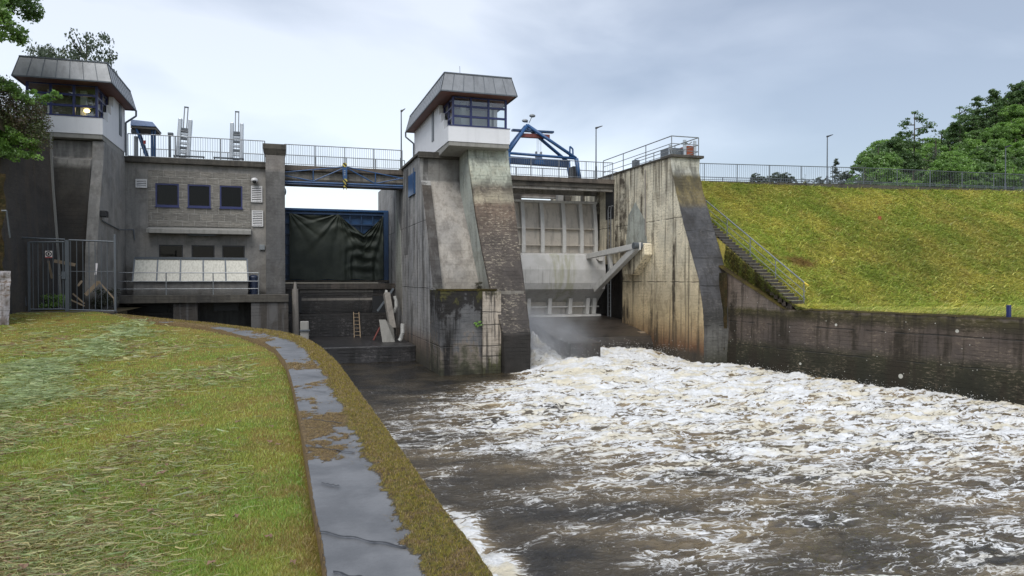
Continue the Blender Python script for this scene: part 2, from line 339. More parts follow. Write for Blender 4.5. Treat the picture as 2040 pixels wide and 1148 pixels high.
M['ramp'] = concrete('wet_apron', [(0, (0.06, 0.05, 0.042)), (-3.2, (0.045, 0.038, 0.032)), (-4.6, (0.02, 0.018, 0.014))], (0.018, 0.016, 0.013), 0.7, speck=(0.14, 0.10, 0.08), pa=0.4, off=24, rough=0.35)
M['white'] = plain('white_render', (0.68, 0.69, 0.71), 0.8, var=0.1, dirt=0.10, scale=1.0, bump=0.15)
M['slab'] = plain('tower_slab', (0.25, 0.245, 0.225), 0.85, var=0.3, dirt=0.4)
M['zinc'] = plain('zinc_sheet', (0.19, 0.20, 0.21), 0.42, metal=0.35, var=0.7, dirt=0.35, scale=1.3)
M['zincroof'] = plain('zinc_roof', (0.34, 0.36, 0.38), 0.30, metal=0.5, var=0.4, dirt=0.2, scale=1.3)
M['soffit'] = plain('stained_soffit', (0.17, 0.07, 0.048), 0.55, var=0.3, dirt=0.3)
M['navy'] = plain('navy_frame', (0.018, 0.026, 0.11), 0.35, var=0.2, dirt=0.2)
M['blue'] = plain('blue_steel', (0.020, 0.075, 0.19), 0.42, var=0.4, dirt=0.5)
M['bluedk'] = plain('dark_blue_steel', (0.015, 0.045, 0.11), 0.45, var=0.4, dirt=0.5)
M['red'] = plain('rusty_red_steel', (0.15, 0.04, 0.032), 0.6, var=0.4, dirt=0.5)
M['galv'] = plain('galvanised_steel', (0.22, 0.235, 0.245), 0.42, metal=0.5, var=0.4, dirt=0.4)
M['galvdk'] = plain('dull_galvanised', (0.10, 0.115, 0.13), 0.5, metal=0.3, var=0.4, dirt=0.4)
M['alu'] = plain('aluminium', (0.45, 0.48, 0.51), 0.35, metal=0.6, var=0.4, dirt=0.3)
M['gate'] = plain('gate_plate', (0.47, 0.43, 0.37), 0.5, var=0.4, dirt=0.45, scale=1.1)
M['gaterib'] = plain('gate_rib', (0.52, 0.515, 0.49), 0.5, var=0.3, dirt=0.3)
M['black'] = plain('black_shadow_metal', (0.012, 0.013, 0.015), 0.5)
M['bin'] = plain('bin_plastic', (0.012, 0.02, 0.045), 0.4)
M['yellow'] = plain('yellow_paint', (0.60, 0.45, 0.05), 0.5)
M['orange'] = plain('orange_plate', (0.28, 0.07, 0.03), 0.6)
M['wood'] = plain('weathered_timber', (0.25, 0.19, 0.125), 0.8, var=0.5, dirt=0.6, scale=6)
M['greywood'] = plain('grey_timber', (0.20, 0.185, 0.165), 0.85, var=0.5, dirt=0.6, scale=5)
M['pipe'] = plain('pale_pipe', (0.42, 0.42, 0.40), 0.45, dirt=0.4)
M['lampwhite'] = plain('white_plastic', (0.6, 0.6, 0.6), 0.4)
M['glassd'] = glass('dark_glass', (0.22, 0.24, 0.24, 1), refl=0.35); M['glass'] = glass('tower_glass', (0.90, 0.93, 0.93, 1), refl=1.8)
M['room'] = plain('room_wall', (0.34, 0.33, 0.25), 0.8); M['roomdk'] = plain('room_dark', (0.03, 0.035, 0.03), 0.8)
M['blind'] = plain('blue_blind', (0.02, 0.07, 0.30), 0.6); M['paleroom'] = plain('pale_sky_room', (0.80, 0.81, 0.80), 0.8, dirt=0.05)
s = NT('panel_sheet'); st = s.noise(14, 3, 0.6, s.map(sc=(1, 1, 0.05)))
c = s.mix(s.step(st, 0.4, 0.65), (0.50, 0.49, 0.42), (0.38, 0.37, 0.31)); M['panel'] = s.done(c, 0.45)
s = NT('split_stone'); brk = s.n('ShaderNodeTexBrick', {'Scale': 1.0, 'Mortar Size': 0.022, 'Mortar Smooth': 0.3, 'Brick Width': 0.62, 'Row Height': 0.40, 'Color1': (0.20, 0.19, 0.17), 'Color2': (0.26, 0.245, 0.215), 'Mortar': (0.34, 0.33, 0.30), 'Vector': s.map(rot=(R(90), 0, 0))}, offset=0.5, offset_frequency=2)
fine = s.noise(2.2, 6, 0.7, s.map(sc=(1, 1, 4.5))); fn2 = s.noise(16, 5, 0.7)
c = s.mix(s.math('MULTIPLY', s.step(fine, 0.42, 0.62), 0.45), brk.outputs['Color'], (0.06, 0.058, 0.052))
c = s.mix(s.math('MULTIPLY', s.step(fn2, 0.5, 0.7), 0.3), c, (0.28, 0.26, 0.23))
M['stone'] = s.done(c, 0.85, s.bump(s.math('ADD', s.math('MULTIPLY', fine, 2.0), s.math('SUBTRACT', fn2, brk.outputs['Fac'])), 0.8, 0.04))
s = NT('striped_block'); fr = s.math('FRACT', s.math('MULTIPLY', s.math('ADD', s.xyz()[2], s.xyz()[0]), 4.2))
M['stripe'] = s.done(s.mix(s.step(fr, 0.48, 0.52), (0.45, 0.38, 0.08), (0.015, 0.015, 0.015)), 0.5)
s = NT('tarpaulin'); w = s.noise(1.2, 5, 0.6); w2 = s.noise(30, 3, 0.6)
M['tarp'] = s.done(s.mix(s.step(w, 0.35, 0.7), (0.030, 0.040, 0.031), (0.052, 0.064, 0.048)), 0.62, s.bump(w2, 0.2, 0.005))
s = NT('lit_lamp'); s.set(s.b.inputs['Emission Color'], (1.0, 0.72, 0.30)); s.b.inputs['Emission Strength'].default_value = 5; M['lit'] = s.done((0.8, 0.7, 0.4))
s = NT('sign_white'); M['sign'] = s.done((0.62, 0.58, 0.57), 0.5)
s = NT('sign_red'); M['signred'] = s.done((0.35, 0.03, 0.03), 0.5)
# ground-like materials
def ground(name, a, b, c3, scale=1.2, fs=40, bump=0.8, rough=0.9):
    s = NT(name); n1 = s.noise(scale, 6, 0.62); n2 = s.noise(fs, 6, 0.75); n3 = s.noise(scale * 3.3, 5, 0.6)
    c = s.mix(s.step(n1, 0.38, 0.62), a, b); c = s.mix(s.math('MULTIPLY', s.step(n3, 0.5, 0.66), 0.6), c, c3)
    c = s.mix(s.math('MULTIPLY', s.step(n2, 0.4, 0.62), 0.6), c, s.mix(1.0, c, (0.4, 0.4, 0.4), 'MULTIPLY'))
    return s.done(c, rough, s.bump(n2, bump, 0.05), spec=0.2)
M['turf'] = ground('turf', (0.17, 0.19, 0.03), (0.27, 0.20, 0.045), (0.22, 0.13, 0.045), 0.9, 45)
M['slope'] = ground('slope_turf', (0.24, 0.24, 0.045), (0.31, 0.26, 0.06), (0.19, 0.15, 0.05), 0.5, 14)
M['earth'] = ground('earth', (0.045, 0.035, 0.02), (0.07, 0.055, 0.03), (0.03, 0.035, 0.012), 0.5, 6)
M['forestfloor'] = ground('forest_floor', (0.02, 0.035, 0.012), (0.03, 0.045, 0.015), (0.025, 0.03, 0.01), 0.1, 1)
M['moss'] = ground('moss_cover', (0.075, 0.060, 0.012), (0.040, 0.032, 0.012), (0.06, 0.038, 0.014), 1.5, 18)
M['rock'] = ground('rock_moss', (0.05, 0.035, 0.015), (0.028, 0.026, 0.010), (0.10, 0.07, 0.03), 2.5, 12)
M['leaf'] = leafmat('leaves'); M['grass'] = leafmat('grass_blades')
M['bark'] = plain('bark', (0.06, 0.05, 0.04), 0.9, var=0.4, dirt=0.5, scale=5)
# ================================================================== dam structure
DECK = 6.58; WL = -4.56; TOPW = -1.56      # bridge deck, tail water, top of the river wall (camera eye = 0)
YF = 43.7                                  # facade of the power house
ZW = lambda px, py, Y: P(px, py, Y=Y)

# ---------------------------------------------------------------- centre pier
pier = empty('bridge_pier', (9.2, 44, WL - 1.4), 'stained grey and black concrete pier between the two sluice openings, tower on top', 'pier')
b = MB().prismx([(56, 6.6), (38.3, 6.6), (38.3, 5.25), (38.25, 5.15), (36.4, 2.2), (35.3, -0.60), (33.4, -0.60), (33.4, -6), (56, -6)], 7.45, 11.2); b.build('pier_wall', M['wing'], pier)
b = MB().prismx([(56, 6.598), (38.31, 6.598), (38.31, 5.2), (38.0, 5.19), (37.8, 4.95), (36.2, 2.1), (34.9, -0.56), (33.15, -0.56), (33.15, -6), (56, -6)], 7.0, 7.5)
b.build('side_wall', M['side'], pier)
b = MB().prismx([(37.99, 5.14), (37.76, 4.9), (36.15, 2.05), (34.86, -0.55), (34.95, -0.55), (36.3, 2.1), (38.1, 5.1)], 7.006, 7.495); b.build('buttress', M['strip'], pier)
b = MB().box(6.993, 9.72, 33.1, 35.6, -6, -0.54); b.build('footing', M['footing'], pier, bevel=0.03)
b = MB().box(6.98, 9.74, 33.07, 34.0, -0.58, -0.50); b.build('moss_ledge', M['moss'], pier)
# worn strip and nose
def nose(pts, xr, name, mat, yb):
    "front wall piece: list of (y, z, xleft) from top to bottom, right side at xr"
    m = MB(); n = len(pts)
    for i in range(n - 1):
        (y0, z0, a0), (y1, z1, a1) = pts[i], pts[i + 1]
        for k in range(1):
            m.quad((a0, y0, z0), (xr, y0, z0), (xr, y1, z1), (a1, y1, z1))
            m.quad((a0, y0, z0), (a1, y1, z1), (a1, yb, z1), (a0, yb, z0)); m.quad((xr, y0, z0), (xr, yb, z0), (xr, yb, z1), (xr, y1, z1))
    y0, z0, a0 = pts[0]; m.quad((a0, y0, z0), (a0, yb, z0), (xr, yb, z0), (xr, y0, z0))
    return m
def dense(rows, zs, yb, nx=16, amp=0.045, seed=0.0, xs=None):
    "weathered pier front: rows of (y, z, xleft, xright) resampled finely, chipped and bulged by noise"
    rows = sorted(rows, key=lambda r: -r[1]); Z = np.array([-r[1] for r in rows]); n = int((Z[-1] - Z[0]) / zs) + 2; zz_ = np.linspace(Z[0], Z[-1], n)
    y_, xl_, xr_2 = [np.interp(zz_, Z, [r[k] for r in rows]) for k in (0, 2, 3)]; cols = nx + 13; V = np.zeros((n, cols, 3)); z_ = -zz_
    for i in range(n):
        ch = 0.035 * float(np.abs(perlin(np.array([z_[i] * 3.1 + seed]), np.array([seed]))[0])) + 0.012; w = xr_2[i] - xl_[i]
        pts = [(xl_[i], yb - (yb - y_[i]) * k / 5) for k in range(5)] + [(xl_[i], y_[i] + ch * 1.5), (xl_[i] + ch, y_[i])] + [(xl_[i] + ch + (w - 2 * ch) * k / nx, y_[i]) for k in range(1, nx)] + [(xr_2[i] - ch, y_[i]), (xr_2[i], y_[i] + ch * 1.5)] + [(xr_2[i], y_[i] + (yb - y_[i]) * k / 5) for k in range(1, 6)]
        V[i] = [(a, b_, z_[i]) for a, b_ in pts]
    X__, Z__ = V[..., 0], V[..., 2]; V[..., 1] -= amp * fbm(X__ * 1.5 + seed, Z__ * 1.5, 5); V[..., 0] += amp * 0.4 * fbm(V[..., 1] * 1.5 + seed, Z__ * 2.0 + 5, 4) * 0.5
    return V
def dense_obj(name, V, mat, par): o = npmesh(name, V.reshape(-1, 3), grid_faces(*V.shape[:2]), mat, par, loc=tuple(V.reshape(-1, 3).mean(0))); return o
npts = [(36.25, 6.7, 9.12), (36.2, 6.3, 9.12), (35.8, 5.47, 9.13), (35.0, 3.3, 9.2), (34.25, 1.38, 9.34), (33.45, -0.6, 9.55), (32.68, -2.60, 9.93), (32.66, -2.64, 9.94), (32.66, -6, 10.02)]
dense_obj('nose', dense([(y, z, a, 11.3) for y, z, a in npts], 0.07, 37.8, seed=2.0), M['nose'], pier); MB().quad((9.12, 36.25, 6.69), (11.3, 36.25, 6.69), (11.3, 38, 6.69), (9.12, 38, 6.69)).build('nose_top', M['nose'], pier)
m = MB()
for i in range(5):
    (y0, z0, a0), (y1, z1, a1) = npts[i], npts[i + 1]
    m.quad((a0 - 0.035, y0 + 0.07, z0), (a1 - 0.035, y1 + 0.07, z1), (a1 - 0.035, 38.0, z1), (a0 - 0.035, 38.0, z0))
m.build('nose_cheek', M['nose_side'], pier)
MB().box(9.02, 9.93, 33.02, 33.3, -6, -0.62).build('repair_strip', M['worn'], pier)
MB().box(6.88, 8.0, 38.2, 45.5, 6.6, 6.74).box(6.88, 9.2, 38.05, 38.32, 6.42, 6.74).build('coping', M['cap'], pier, bevel=0.02)
# triangular grey patches on the bay side, slots, pipes
MB().hexa([(6.985, 46.9, -1.0), (6.985, 44.2, -2.3), (7.0, 44.2, -2.3), (7.0, 46.9, -1.0), (6.985, 46.9, 4.6), (6.985, 44.9, 2.9), (7.0, 44.9, 2.9), (7.0, 46.9, 4.6)]).build('side_plate', M['nose_side'], pier)
for y in (43.2, 42.6, 42.2): MB().box(6.985, 7.0, y, y + 0.14, 1.4, 6.4).build('slot', M['black'], pier)
ht = empty('hatch', (6.95, 40.8, 4.5), 'blue steel hatch cover on the left side of the pier under the right tower', 'hatch')
y0 = P(814, 370, X=6.95)[1]; y1 = P(826, 370, X=6.95)[1]
MB().box(6.92, 6.998, y1, y0, zat(820, 390, (y0 + y1) / 2), zat(820, 347, (y0 + y1) / 2)).build('panel', M['blue'], ht, bevel=0.01)
MB().tube((6.90, y1, 4.7), (6.90, y1, 6.1), 0.03).build('hinge', M['bluedk'], ht)
cw = MB()
pl = empty('wall_plant', P(948, 652, Y=33.0), 'small green weed growing out of a crack low on the pier front', 'plant')

# ---------------------------------------------------------------- right pier
rp = empty('bridge_pier', (22.1, 40, WL - 1.4), 'cream concrete pier with black streaks and a dark front, right of the radial gate', 'pier')
rprof = [(56, 6.94), (36.55, 6.94), (36.5, 6.3), (36.05, 5.0), (34.9, 2.4), (33.65, -0.1), (33.25, -1.6), (33.15, -2.5), (33.1, -6)]
# side wall with a recess behind the trunnion
MB().prismx([(42.7, 6.94)] + rprof[1:] + [(42.7, -6)], 21.1, 22.0).build('side_wall', M['cream'], rp)
MB().prismx([(56, 6.93), (42.7, 6.93), (42.7, 1.0), (56, 1.0)], 21.104, 22.0).build('upper_wall', M['cream'], rp)
MB().prismx([(56, 1.0), (42.7, 1.0), (42.7, -6), (56, -6)], 21.8, 22.01).build('recess_wall', M['wet'], rp)
np2 = [(36.55, 6.94, 21.11), (36.52, 6.62, 21.11), (36.45, 6.2, 21.11), (36.0, 4.9, 21.11), (34.85, 2.4, 21.11), (33.6, -0.1, 21.11), (33.2, -1.6, 21.11), (33.1, -2.5, 21.11), (33.05, -6, 21.11)]
m = MB(); xr = [22.95, 22.92, 22.85, 22.85, 22.9, 22.95, 22.9, 22.75, 22.3]
for i in range(len(np2) - 1):
    (ya, za, _), (yb, zb, _) = np2[i], np2[i + 1]
    pass
dense_obj('nose_front', dense([(y - 0.03, z, 21.07, x_) for (y, z, _), x_ in zip(np2, xr)], 0.07, 38.0, seed=9.0, amp=0.05)[:, 5:], M['darknose'], rp)
for i in range(len(np2) - 1):
    (ya, za, _), (yb, zb, _) = np2[i], np2[i + 1]
    m.quad((xr[i] - .02, 37.9, za), (xr[i] - .02, 46, za), (xr[i + 1] - .02, 46, zb), (xr[i + 1] - .02, 37.9, zb))
m.quad((21.5, 36.5, 6.93), (22.95, 36.5, 6.93), (22.95, 46, 6.93), (21.5, 46, 6.93))
m.build('rear_face', M['darknose'], rp)
MB().box(21.0, 23.12, 36.35, 37.6, 6.9, 7.05).box(21.02, 21.5, 37.6, 46.5, 6.92, 7.02).build('coping', M['cap'], rp, bevel=0.02)
MB().hexa([(21.085, P(1207, 400, X=21.1)[1], 4.0), (21.085, P(1223, 400, X=21.1)[1], 4.0), (21.1, P(1223, 400, X=21.1)[1], 4.0), (21.1, P(1207, 400, X=21.1)[1], 4.0),
           (21.085, P(1207, 400, X=21.1)[1], 6.2), (21.085, P(1223, 400, X=21.1)[1], 6.2), (21.1, P(1223, 400, X=21.1)[1], 6.2), (21.1, P(1207, 400, X=21.1)[1], 6.2)]).build('door_niche', M['black'], rp)
# repair patch with a pointed top
pts = [P(x, y, X=21.1) for x, y in ((1247, 490), (1290, 490), (1286, 440), (1266, 403), (1252, 430))]
MB().poly([(21.088, p[1], p[2]) for p in pts]).build('repair_patch', M['nose_side'], rp)
# trunnion block
c = P(1290, 490, X=20.95); TY, TZ = c[1], c[2]
MB().prismx([(TY - 0.35, TZ - 0.55), (TY - 0.35, TZ + 0.1), (TY + 0.1, TZ + 0.2), (TY + 2.6, TZ - 1.1), (TY + 2.6, TZ - 1.65), (TY + 1.2, TZ - 1.75)], 20.55, 21.098).build('trunnion_block', M['cream'], rp, bevel=0.03)
p0, p1 = P(1286, 328, X=21.05), P(1292, 478, X=21.05)
MB().tube((21.03, p0[1], 6.6), (21.03, p0[1] - 0.05, 2.6), 0.045).build('drain_pipe', M['greywood'], rp)
lad = empty('wall_ladder', (20.9, 44.6, -2.6), 'thin steel ladder fixed to the right pier beside the radial gate', 'ladder')
yl = P(1212, 450, X=20.95)[1]
MB().tube((20.93, yl, -2.6), (20.93, yl, 4.6), 0.025).tube((20.93, yl - 0.42, -2.6), (20.93, yl - 0.42, 4.6), 0.025).path([(20.93, yl, 4.6), (20.93, yl - 0.1, 4.85), (21.1, yl - 0.1, 4.85)], 0.025).path([(20.93, yl - 0.42, 4.6), (20.93, yl - 0.5, 4.85), (21.1, yl - 0.5, 4.85)], 0.025).build('side_rail', M['galv'], lad)
m = MB()
for i in range(24): m.tube((20.93, yl, -2.5 + i * 0.3), (20.93, yl - 0.42, -2.5 + i * 0.3), 0.014, n=6); m.build('rung', M['galv'], lad); m = MB()
ob = empty('outlet_frame', P(1278, 700, X=20.9), 'small pale timber frame at the water outlet low on the right pier', 'frame')
yo = P(1273, 690, X=20.95)[1]
MB().box(20.75, 21.09, yo - 0.50, yo - 0.36, -4.3, -3.35).box(20.75, 21.09, yo + 0.1, yo + 0.26, -4.3, -3.35).build('post', M['panel'], ob)
MB().box(20.70, 21.09, yo - 0.6, yo + 0.3, -3.35, -3.25).build('lintel', M['wood'], ob)

# ---------------------------------------------------------------- bridges
def bridge(x0, x1, label, ybk=47.3):
    t = empty('bridge_deck', ((x0 + x1) / 2, 45, 5.4), label, 'bridge')
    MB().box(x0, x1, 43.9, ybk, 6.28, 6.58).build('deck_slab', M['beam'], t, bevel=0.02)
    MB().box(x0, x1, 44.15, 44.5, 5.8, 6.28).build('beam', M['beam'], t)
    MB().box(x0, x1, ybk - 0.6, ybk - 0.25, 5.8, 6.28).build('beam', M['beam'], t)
    return t
br1 = bridge(0.1, 7.0, 'narrow concrete service bridge over the left opening with the tarp, blue truss under it')
MB().box(0.1, 7.0, 44.0, 44.6, 5.42, 5.8).build('bottom_flange', M['cap'], br1)
br2 = bridge(11.3, 21.1, 'wide concrete bridge over the radial gate with rusty edge beams')
MB().box(11.3, 21.1, 44.05, 44.5, 5.98, 6.27).build('edge_beam', M['cap'], br2)
bp = empty('cross_beam', (16, 53, 5.4), 'mossy concrete cross beam seen through the gap above the radial gate', 'beam')
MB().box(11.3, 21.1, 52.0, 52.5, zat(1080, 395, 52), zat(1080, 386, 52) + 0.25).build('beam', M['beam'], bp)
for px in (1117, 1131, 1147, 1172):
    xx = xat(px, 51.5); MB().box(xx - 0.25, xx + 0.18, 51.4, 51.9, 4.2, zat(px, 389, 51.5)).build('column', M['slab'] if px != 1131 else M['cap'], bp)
MB().box(11.3, xat(1037, 50), 49.8, 50.3, 4.4, 6.3).box(xat(1160, 49), 21.1, 48.9, 49.3, 4.4, 6.3).build('side_wall', M['cap'], bp)

# ---------------------------------------------------------------- towers
def tower(xs, sg, Yf, Yb, label, dz=0.0, lit=False, u1=3.23):
    X = lambda u: xs + sg * u
    zb, zp, ze = 6.90 + dz, 7.68 + dz, 9.22 + dz
    t = empty('control_tower', (X(1.6), (Yf + Yb) / 2, zb - 0.3), label, 'tower')
    # slab with haunch
    k = MB().prismx([(Yf + 0.03, zb - 0.22), (Yf + 3.4, zb - 0.42 ), (Yb, zb - 0.42), (Yb, zb), (Yf + 0.03, zb)], X(0.03), X(u1 - .03)); k.build('base_slab', M['slab'], t, bevel=0.02)
    # walls : front parapet + stepped side wall + rear block
    w = MB()
    w.box(X(0), X(u1), Yf, Yf + 0.2, zb, zp); 
    w.prismx([(Yf + 0.2, zb), (Yf + 0.2, zp), (Yf + 1.1, zp), (Yf + 1.1, zp + 0.5), (Yf + 1.75, zp + 0.5), (Yf + 1.75, zp + 1.0), (Yf + 2.3, zp + 1.0), (Yf + 2.3, ze), (Yb, ze), (Yb, zb)], X(0), X(0.2))
    w.prismx([(Yf + 0.2, zb), (Yf + 0.2, zp), (Yf + 2.3, zp), (Yf + 2.3, ze), (Yb, ze), (Yb, zb)], X(u1 - 0.2), X(u1))
    w.box(X(0.2), X(u1 - 0.2), Yb - 0.2, Yb, zb, ze)
    w.build('wall', M['white'], t)
    MB().box(X(-0.02), X(u1 + .02), Yf - 0.03, Yf + 0.22, zp, zp + 0.03).build('coping_strip', M['navy'], t)
    MB().box(X(0.2), X(u1 - 0.2), Yf + 0.2, Yb - 0.2, zb, zb + 0.2).build('floor', M['roomdk'], t)
    MB().box(X(0.2), X(u1 - 0.2), Yf + 3.0, Yf + 3.1, zb + 0.2, ze).build('room_wall', M['room'] if lit else M['paleroom'], t)  # right tower: near-white wall stands in for bright sky seen through it
    # side narrow window (dark slit) in the white wall
    ys = Yf + 3.6
    MB().box(X(-0.03), X(0.05), ys, ys + 0.55, zp - 0.1, ze - 0.05).build('window', M['galvdk'], t)
    # front glazing 3 x 3
    wx0, wx1 = X(0.26), X(u1 - 0.2); Yg = Yf + 0.1
    lo, hi = min(wx0, wx1), max(wx0, wx1); z0, z1 = zp + 0.03, ze - 0.05
    zs = [z0, z0 + (z1 - z0) * 0.33, z0 + (z1 - z0) * 0.68, z1]; fr = MB(); T = 0.05
    fx = [lo + (hi - lo) * i / 3 for i in range(4)]
    for x in fx: fr.box(x - T, x + T, Yg - 0.06, Yg + 0.06, z0, z1)
    for z in zs:
        for i in range(3): fr.box(fx[i] + T, fx[i + 1] - T, Yg - 0.05, Yg + 0.05, z - (T if z not in (z0,) else 0), z + (T if z != z1 else 0))
    wf = fr.build('window_frame', M['navy'], t)
    for i in range(3):
        for j in range(3):
            MB().box(fx[i] + T, fx[i + 1] - T, Yg - 0.004, Yg + 0.004, zs[j] + T * 0.9, zs[j + 1] - T * 0.9).build('pane', M['glass'], wf)
    # side glazing
    sx = X(0.30); fr = MB(); ysd = [Yf + 0.12, Yf + 1.2, Yf + 2.3]
    for y in ysd[1:]: fr.box(sx - T, sx + T, y - T, y + T, z0, z1)
    for z in (z1 - T, zs[2], zs[1]): fr.box(sx - 0.04, sx + 0.04, Yf + 0.17, Yf + 2.25, z - T, z + T)
    wf2 = fr.build('window_frame', M['navy'], t)
    for i in range(2): MB().box(sx - 0.004, sx + 0.004, ysd[i] + T, ysd[i + 1] - T, z0, z1 - T).build('pane', M['glass'], wf2)
    # interior: white column, mullion-like cabinet
    MB().box(X(1.0), X(1.25), Yf + 1.4, Yf + 1.65, zb + 0.2, ze).build('column', M['paleroom'], t); MB().box(X(2.5), X(2.7), Yf + 1.6, Yf + 1.8, zb + 0.2, ze).build('column', M['paleroom'], t)
    # eaves
    e0, e1, f0, f1 = X(-0.53), X(u1 + 0.17), Yf - 0.7, Yb + 0.1
    el, er = min(e0, e1), max(e0, e1)
    MB().box(el + 0.05, er - 0.05, f0 + 0.05, f1 - 0.05, ze, ze + 0.06).build('soffit', M['soffit'], t)
    ti = 0.24; H = 0.93; zt = ze + 0.02 + H
    B = [(el, f0), (er, f0), (er, f1), (el, f1)]; Tq = [(el + ti, f0 + ti), (er - ti, f0 + ti), (er - ti, f1 - ti), (el + ti, f1 - ti)]
    m = MB()
    for i in range(4):
        j = (i + 1) % 4
        m.quad((*B[i], ze + 0.02), (*B[j], ze + 0.02), (*Tq[j], zt), (*Tq[i], zt))
        n_ = 7 if i % 2 == 0 else 14
        if i % 2 == 0: n_ = 7
    fa = m.build('fascia', M['zinc'], t)
    sm_ = MB()
    for i in range(4):
        j = (i + 1) % 4; n_ = 7 if i % 2 == 0 else int((f1 - f0) / 0.55)
        for k in range(n_ + 1):
            q = k / n_; a = [B[i][d] * (1 - q) + B[j][d] * q for d in (0, 1)]; c = [Tq[i][d] * (1 - q) + Tq[j][d] * q for d in (0, 1)]
            MB().bar((*a, ze + 0.01), (*c, zt), 0.028, 0.035).build('standing_seam', M['galvdk'], fa)
    g = MB()
    for i in range(4):
        j = (i + 1) % 4; g.bar((*Tq[i], zt), (*Tq[j], zt), 0.07, 0.06); g.bar((*B[i], ze), (*B[j], ze), 0.05, 0.06)
    g.build('edge_trim', M['galvdk'], fa)
    rx = (el + er) / 2; R0, R1 = (rx, f0 + 2.0, zt + 0.42), (rx, f1 - 2.0, zt + 0.42)
    Tz = [(*q, zt + 0.01) for q in Tq]
    MB().poly([Tz[0], Tz[1], R0]).quad(Tz[1], Tz[2], R1, R0).poly([Tz[2], Tz[3], R1]).quad(Tz[3], Tz[0], R0, R1).build('roof', M['zincroof'], t)
    h = MB()
    for a, c in ((Tz[0], R0), (Tz[1], R0), (Tz[2], R1), (Tz[3], R1), (R0, R1)): h.tube(a, c, 0.03, n=6)
    h.build('ridge_cap', M['galvdk'], t)
    # gutter and downpipe at the rear
    d = MB().path([(e0, f1, ze), (e0, f1, ze - 0.3), (X(-0.08), Yb - 0.2, ze - 0.75), (X(-0.08), Yb - 0.2, zb - 0.2)], 0.05); d.build('downpipe', M['galvdk'], t)
    return t
tw = tower(7.95, 1, 35.6, 45.45, 'right white control tower with a zinc roof, on the middle pier')
MB().tube((8.9, 37.0, 10.2), (8.87, 37.0, 11.1), 0.012, n=5).build('antenna', M['galvdk'], tw)
tl = tower(-8.08, -1, 38.5, 43.6, 'left white control tower with a lit lamp behind its blue windows, partly behind leaves', dz=-0.1, lit=True, u1=3.3)
lx = P(173, 221, Y=39.6)
lm = empty('wall_lamp', (lx[0], lx[1], lx[2]), 'round lit yellow lamp inside the left tower behind the window', 'lamp')
MB().sphere(lx, 0.14, 0.10, 0.09).build('globe', M['lit'], lm, smooth=True)
MB().sphere((lx[0], lx[1], lx[2] + 0.16), 0.24, 0.2, 0.05).build('shade', M['panel'], lm, smooth=True)

# left tower substructure
ls = empty('tower_base', (-9.7, 41, -1.6), 'grey battered concrete base under the left control tower', 'building')
MB().prismx([(43.9, 6.5), (38.7, 6.5), (38.6, 5.6), (37.8, 3.4), (37.2, 1.2), (37.05, -0.4), (37.0, -1.8), (43.9, -1.8)], -8.55, -8.08).build('side_wall', M['render'], ls)
MB().prismx([(43.9, 6.5), (38.9, 6.5), (38.85, 5.7), (38.3, 5.55), (37.9, 3.6), (37.5, 1.2), (37.4, -1.8), (43.9, -1.8)], -11.2, -8.56).build('front_wall', concrete('base_front', [(6.6, (0.16, 0.16, 0.158)), (5.75, (0.17, 0.17, 0.165)), (5.72, (0.25, 0.24, 0.22)), (5.35, (0.24, 0.23, 0.21)), (5.1, (0.07, 0.065, 0.055)), (3, (0.04, 0.034, 0.028)), (-2, (0.022, 0.02, 0.018))], DK, 0.5, znoise=0.1, off=31, bump=0.3), ls)
# retaining wall to the left of it
rw = empty('retaining_wall', (-10, 35, -1.8), 'tall dark stained retaining wall left of the tower, brown and black', 'wall')
def rwp(z): q = sm(0, 1, (z + 1.6) / 8.2) if True else 0; return 0.35 * float(q)
m = MB(); segs = [(-9.62, 37.5), (-9.95, 36.0), (-10.1, 34.5), (-10.25, 33.0), (-10.6, 31.4)]
zz = [-1.9, -0.5, 1, 2.5, 4, 5.4, 6.55]
for (xa, ya), (xb, yb_) in zip(segs[:-1], segs[1:]):
    for za, zc in zip(zz[:-1], zz[1:]):
        oa, oc = -rwp(za), -rwp(zc)
        m.quad((xa + oa, ya, za), (xb + oa, yb_, za), (xb + oc, yb_, zc), (xa + oc, ya, zc))
for za, zc in zip(zz[:-1], zz[1:]):
    oa, oc = -rwp(za), -rwp(zc)
    m.quad((-9.62 + oa, 37.5, za), (-9.62 + oc, 37.5, zc), (-9.9 + oc, 37.75, zc), (-9.9 + oa, 37.75, za))
m.build('wall_face', M['wallg'], rw)
m = MB()
for za, zc in zip(zz[:-1], zz[1:]):
    oa, oc = -rwp(za), -rwp(zc); m.bar((-9.6 + oa, 37.46, za), (-9.6 + oc, 37.46, zc), 0.09, 0.09)
m.build('wall_edge', M['slab'], rw)

# ---------------------------------------------------------------- power house
ph = empty('power_house', (-4, YF, -0.8), 'grey rendered power house with a split stone panel and three blue framed windows', 'building')
wl, wr = -8.2, xat(532, YF)
wins = [(311, 358, 366, 412), (375, 421, 368, 414), (439, 484, 371, 415)]
low = [(317, 365, 488, 560), (382, 428, 487, 560), (443, 488, 489, 560)]
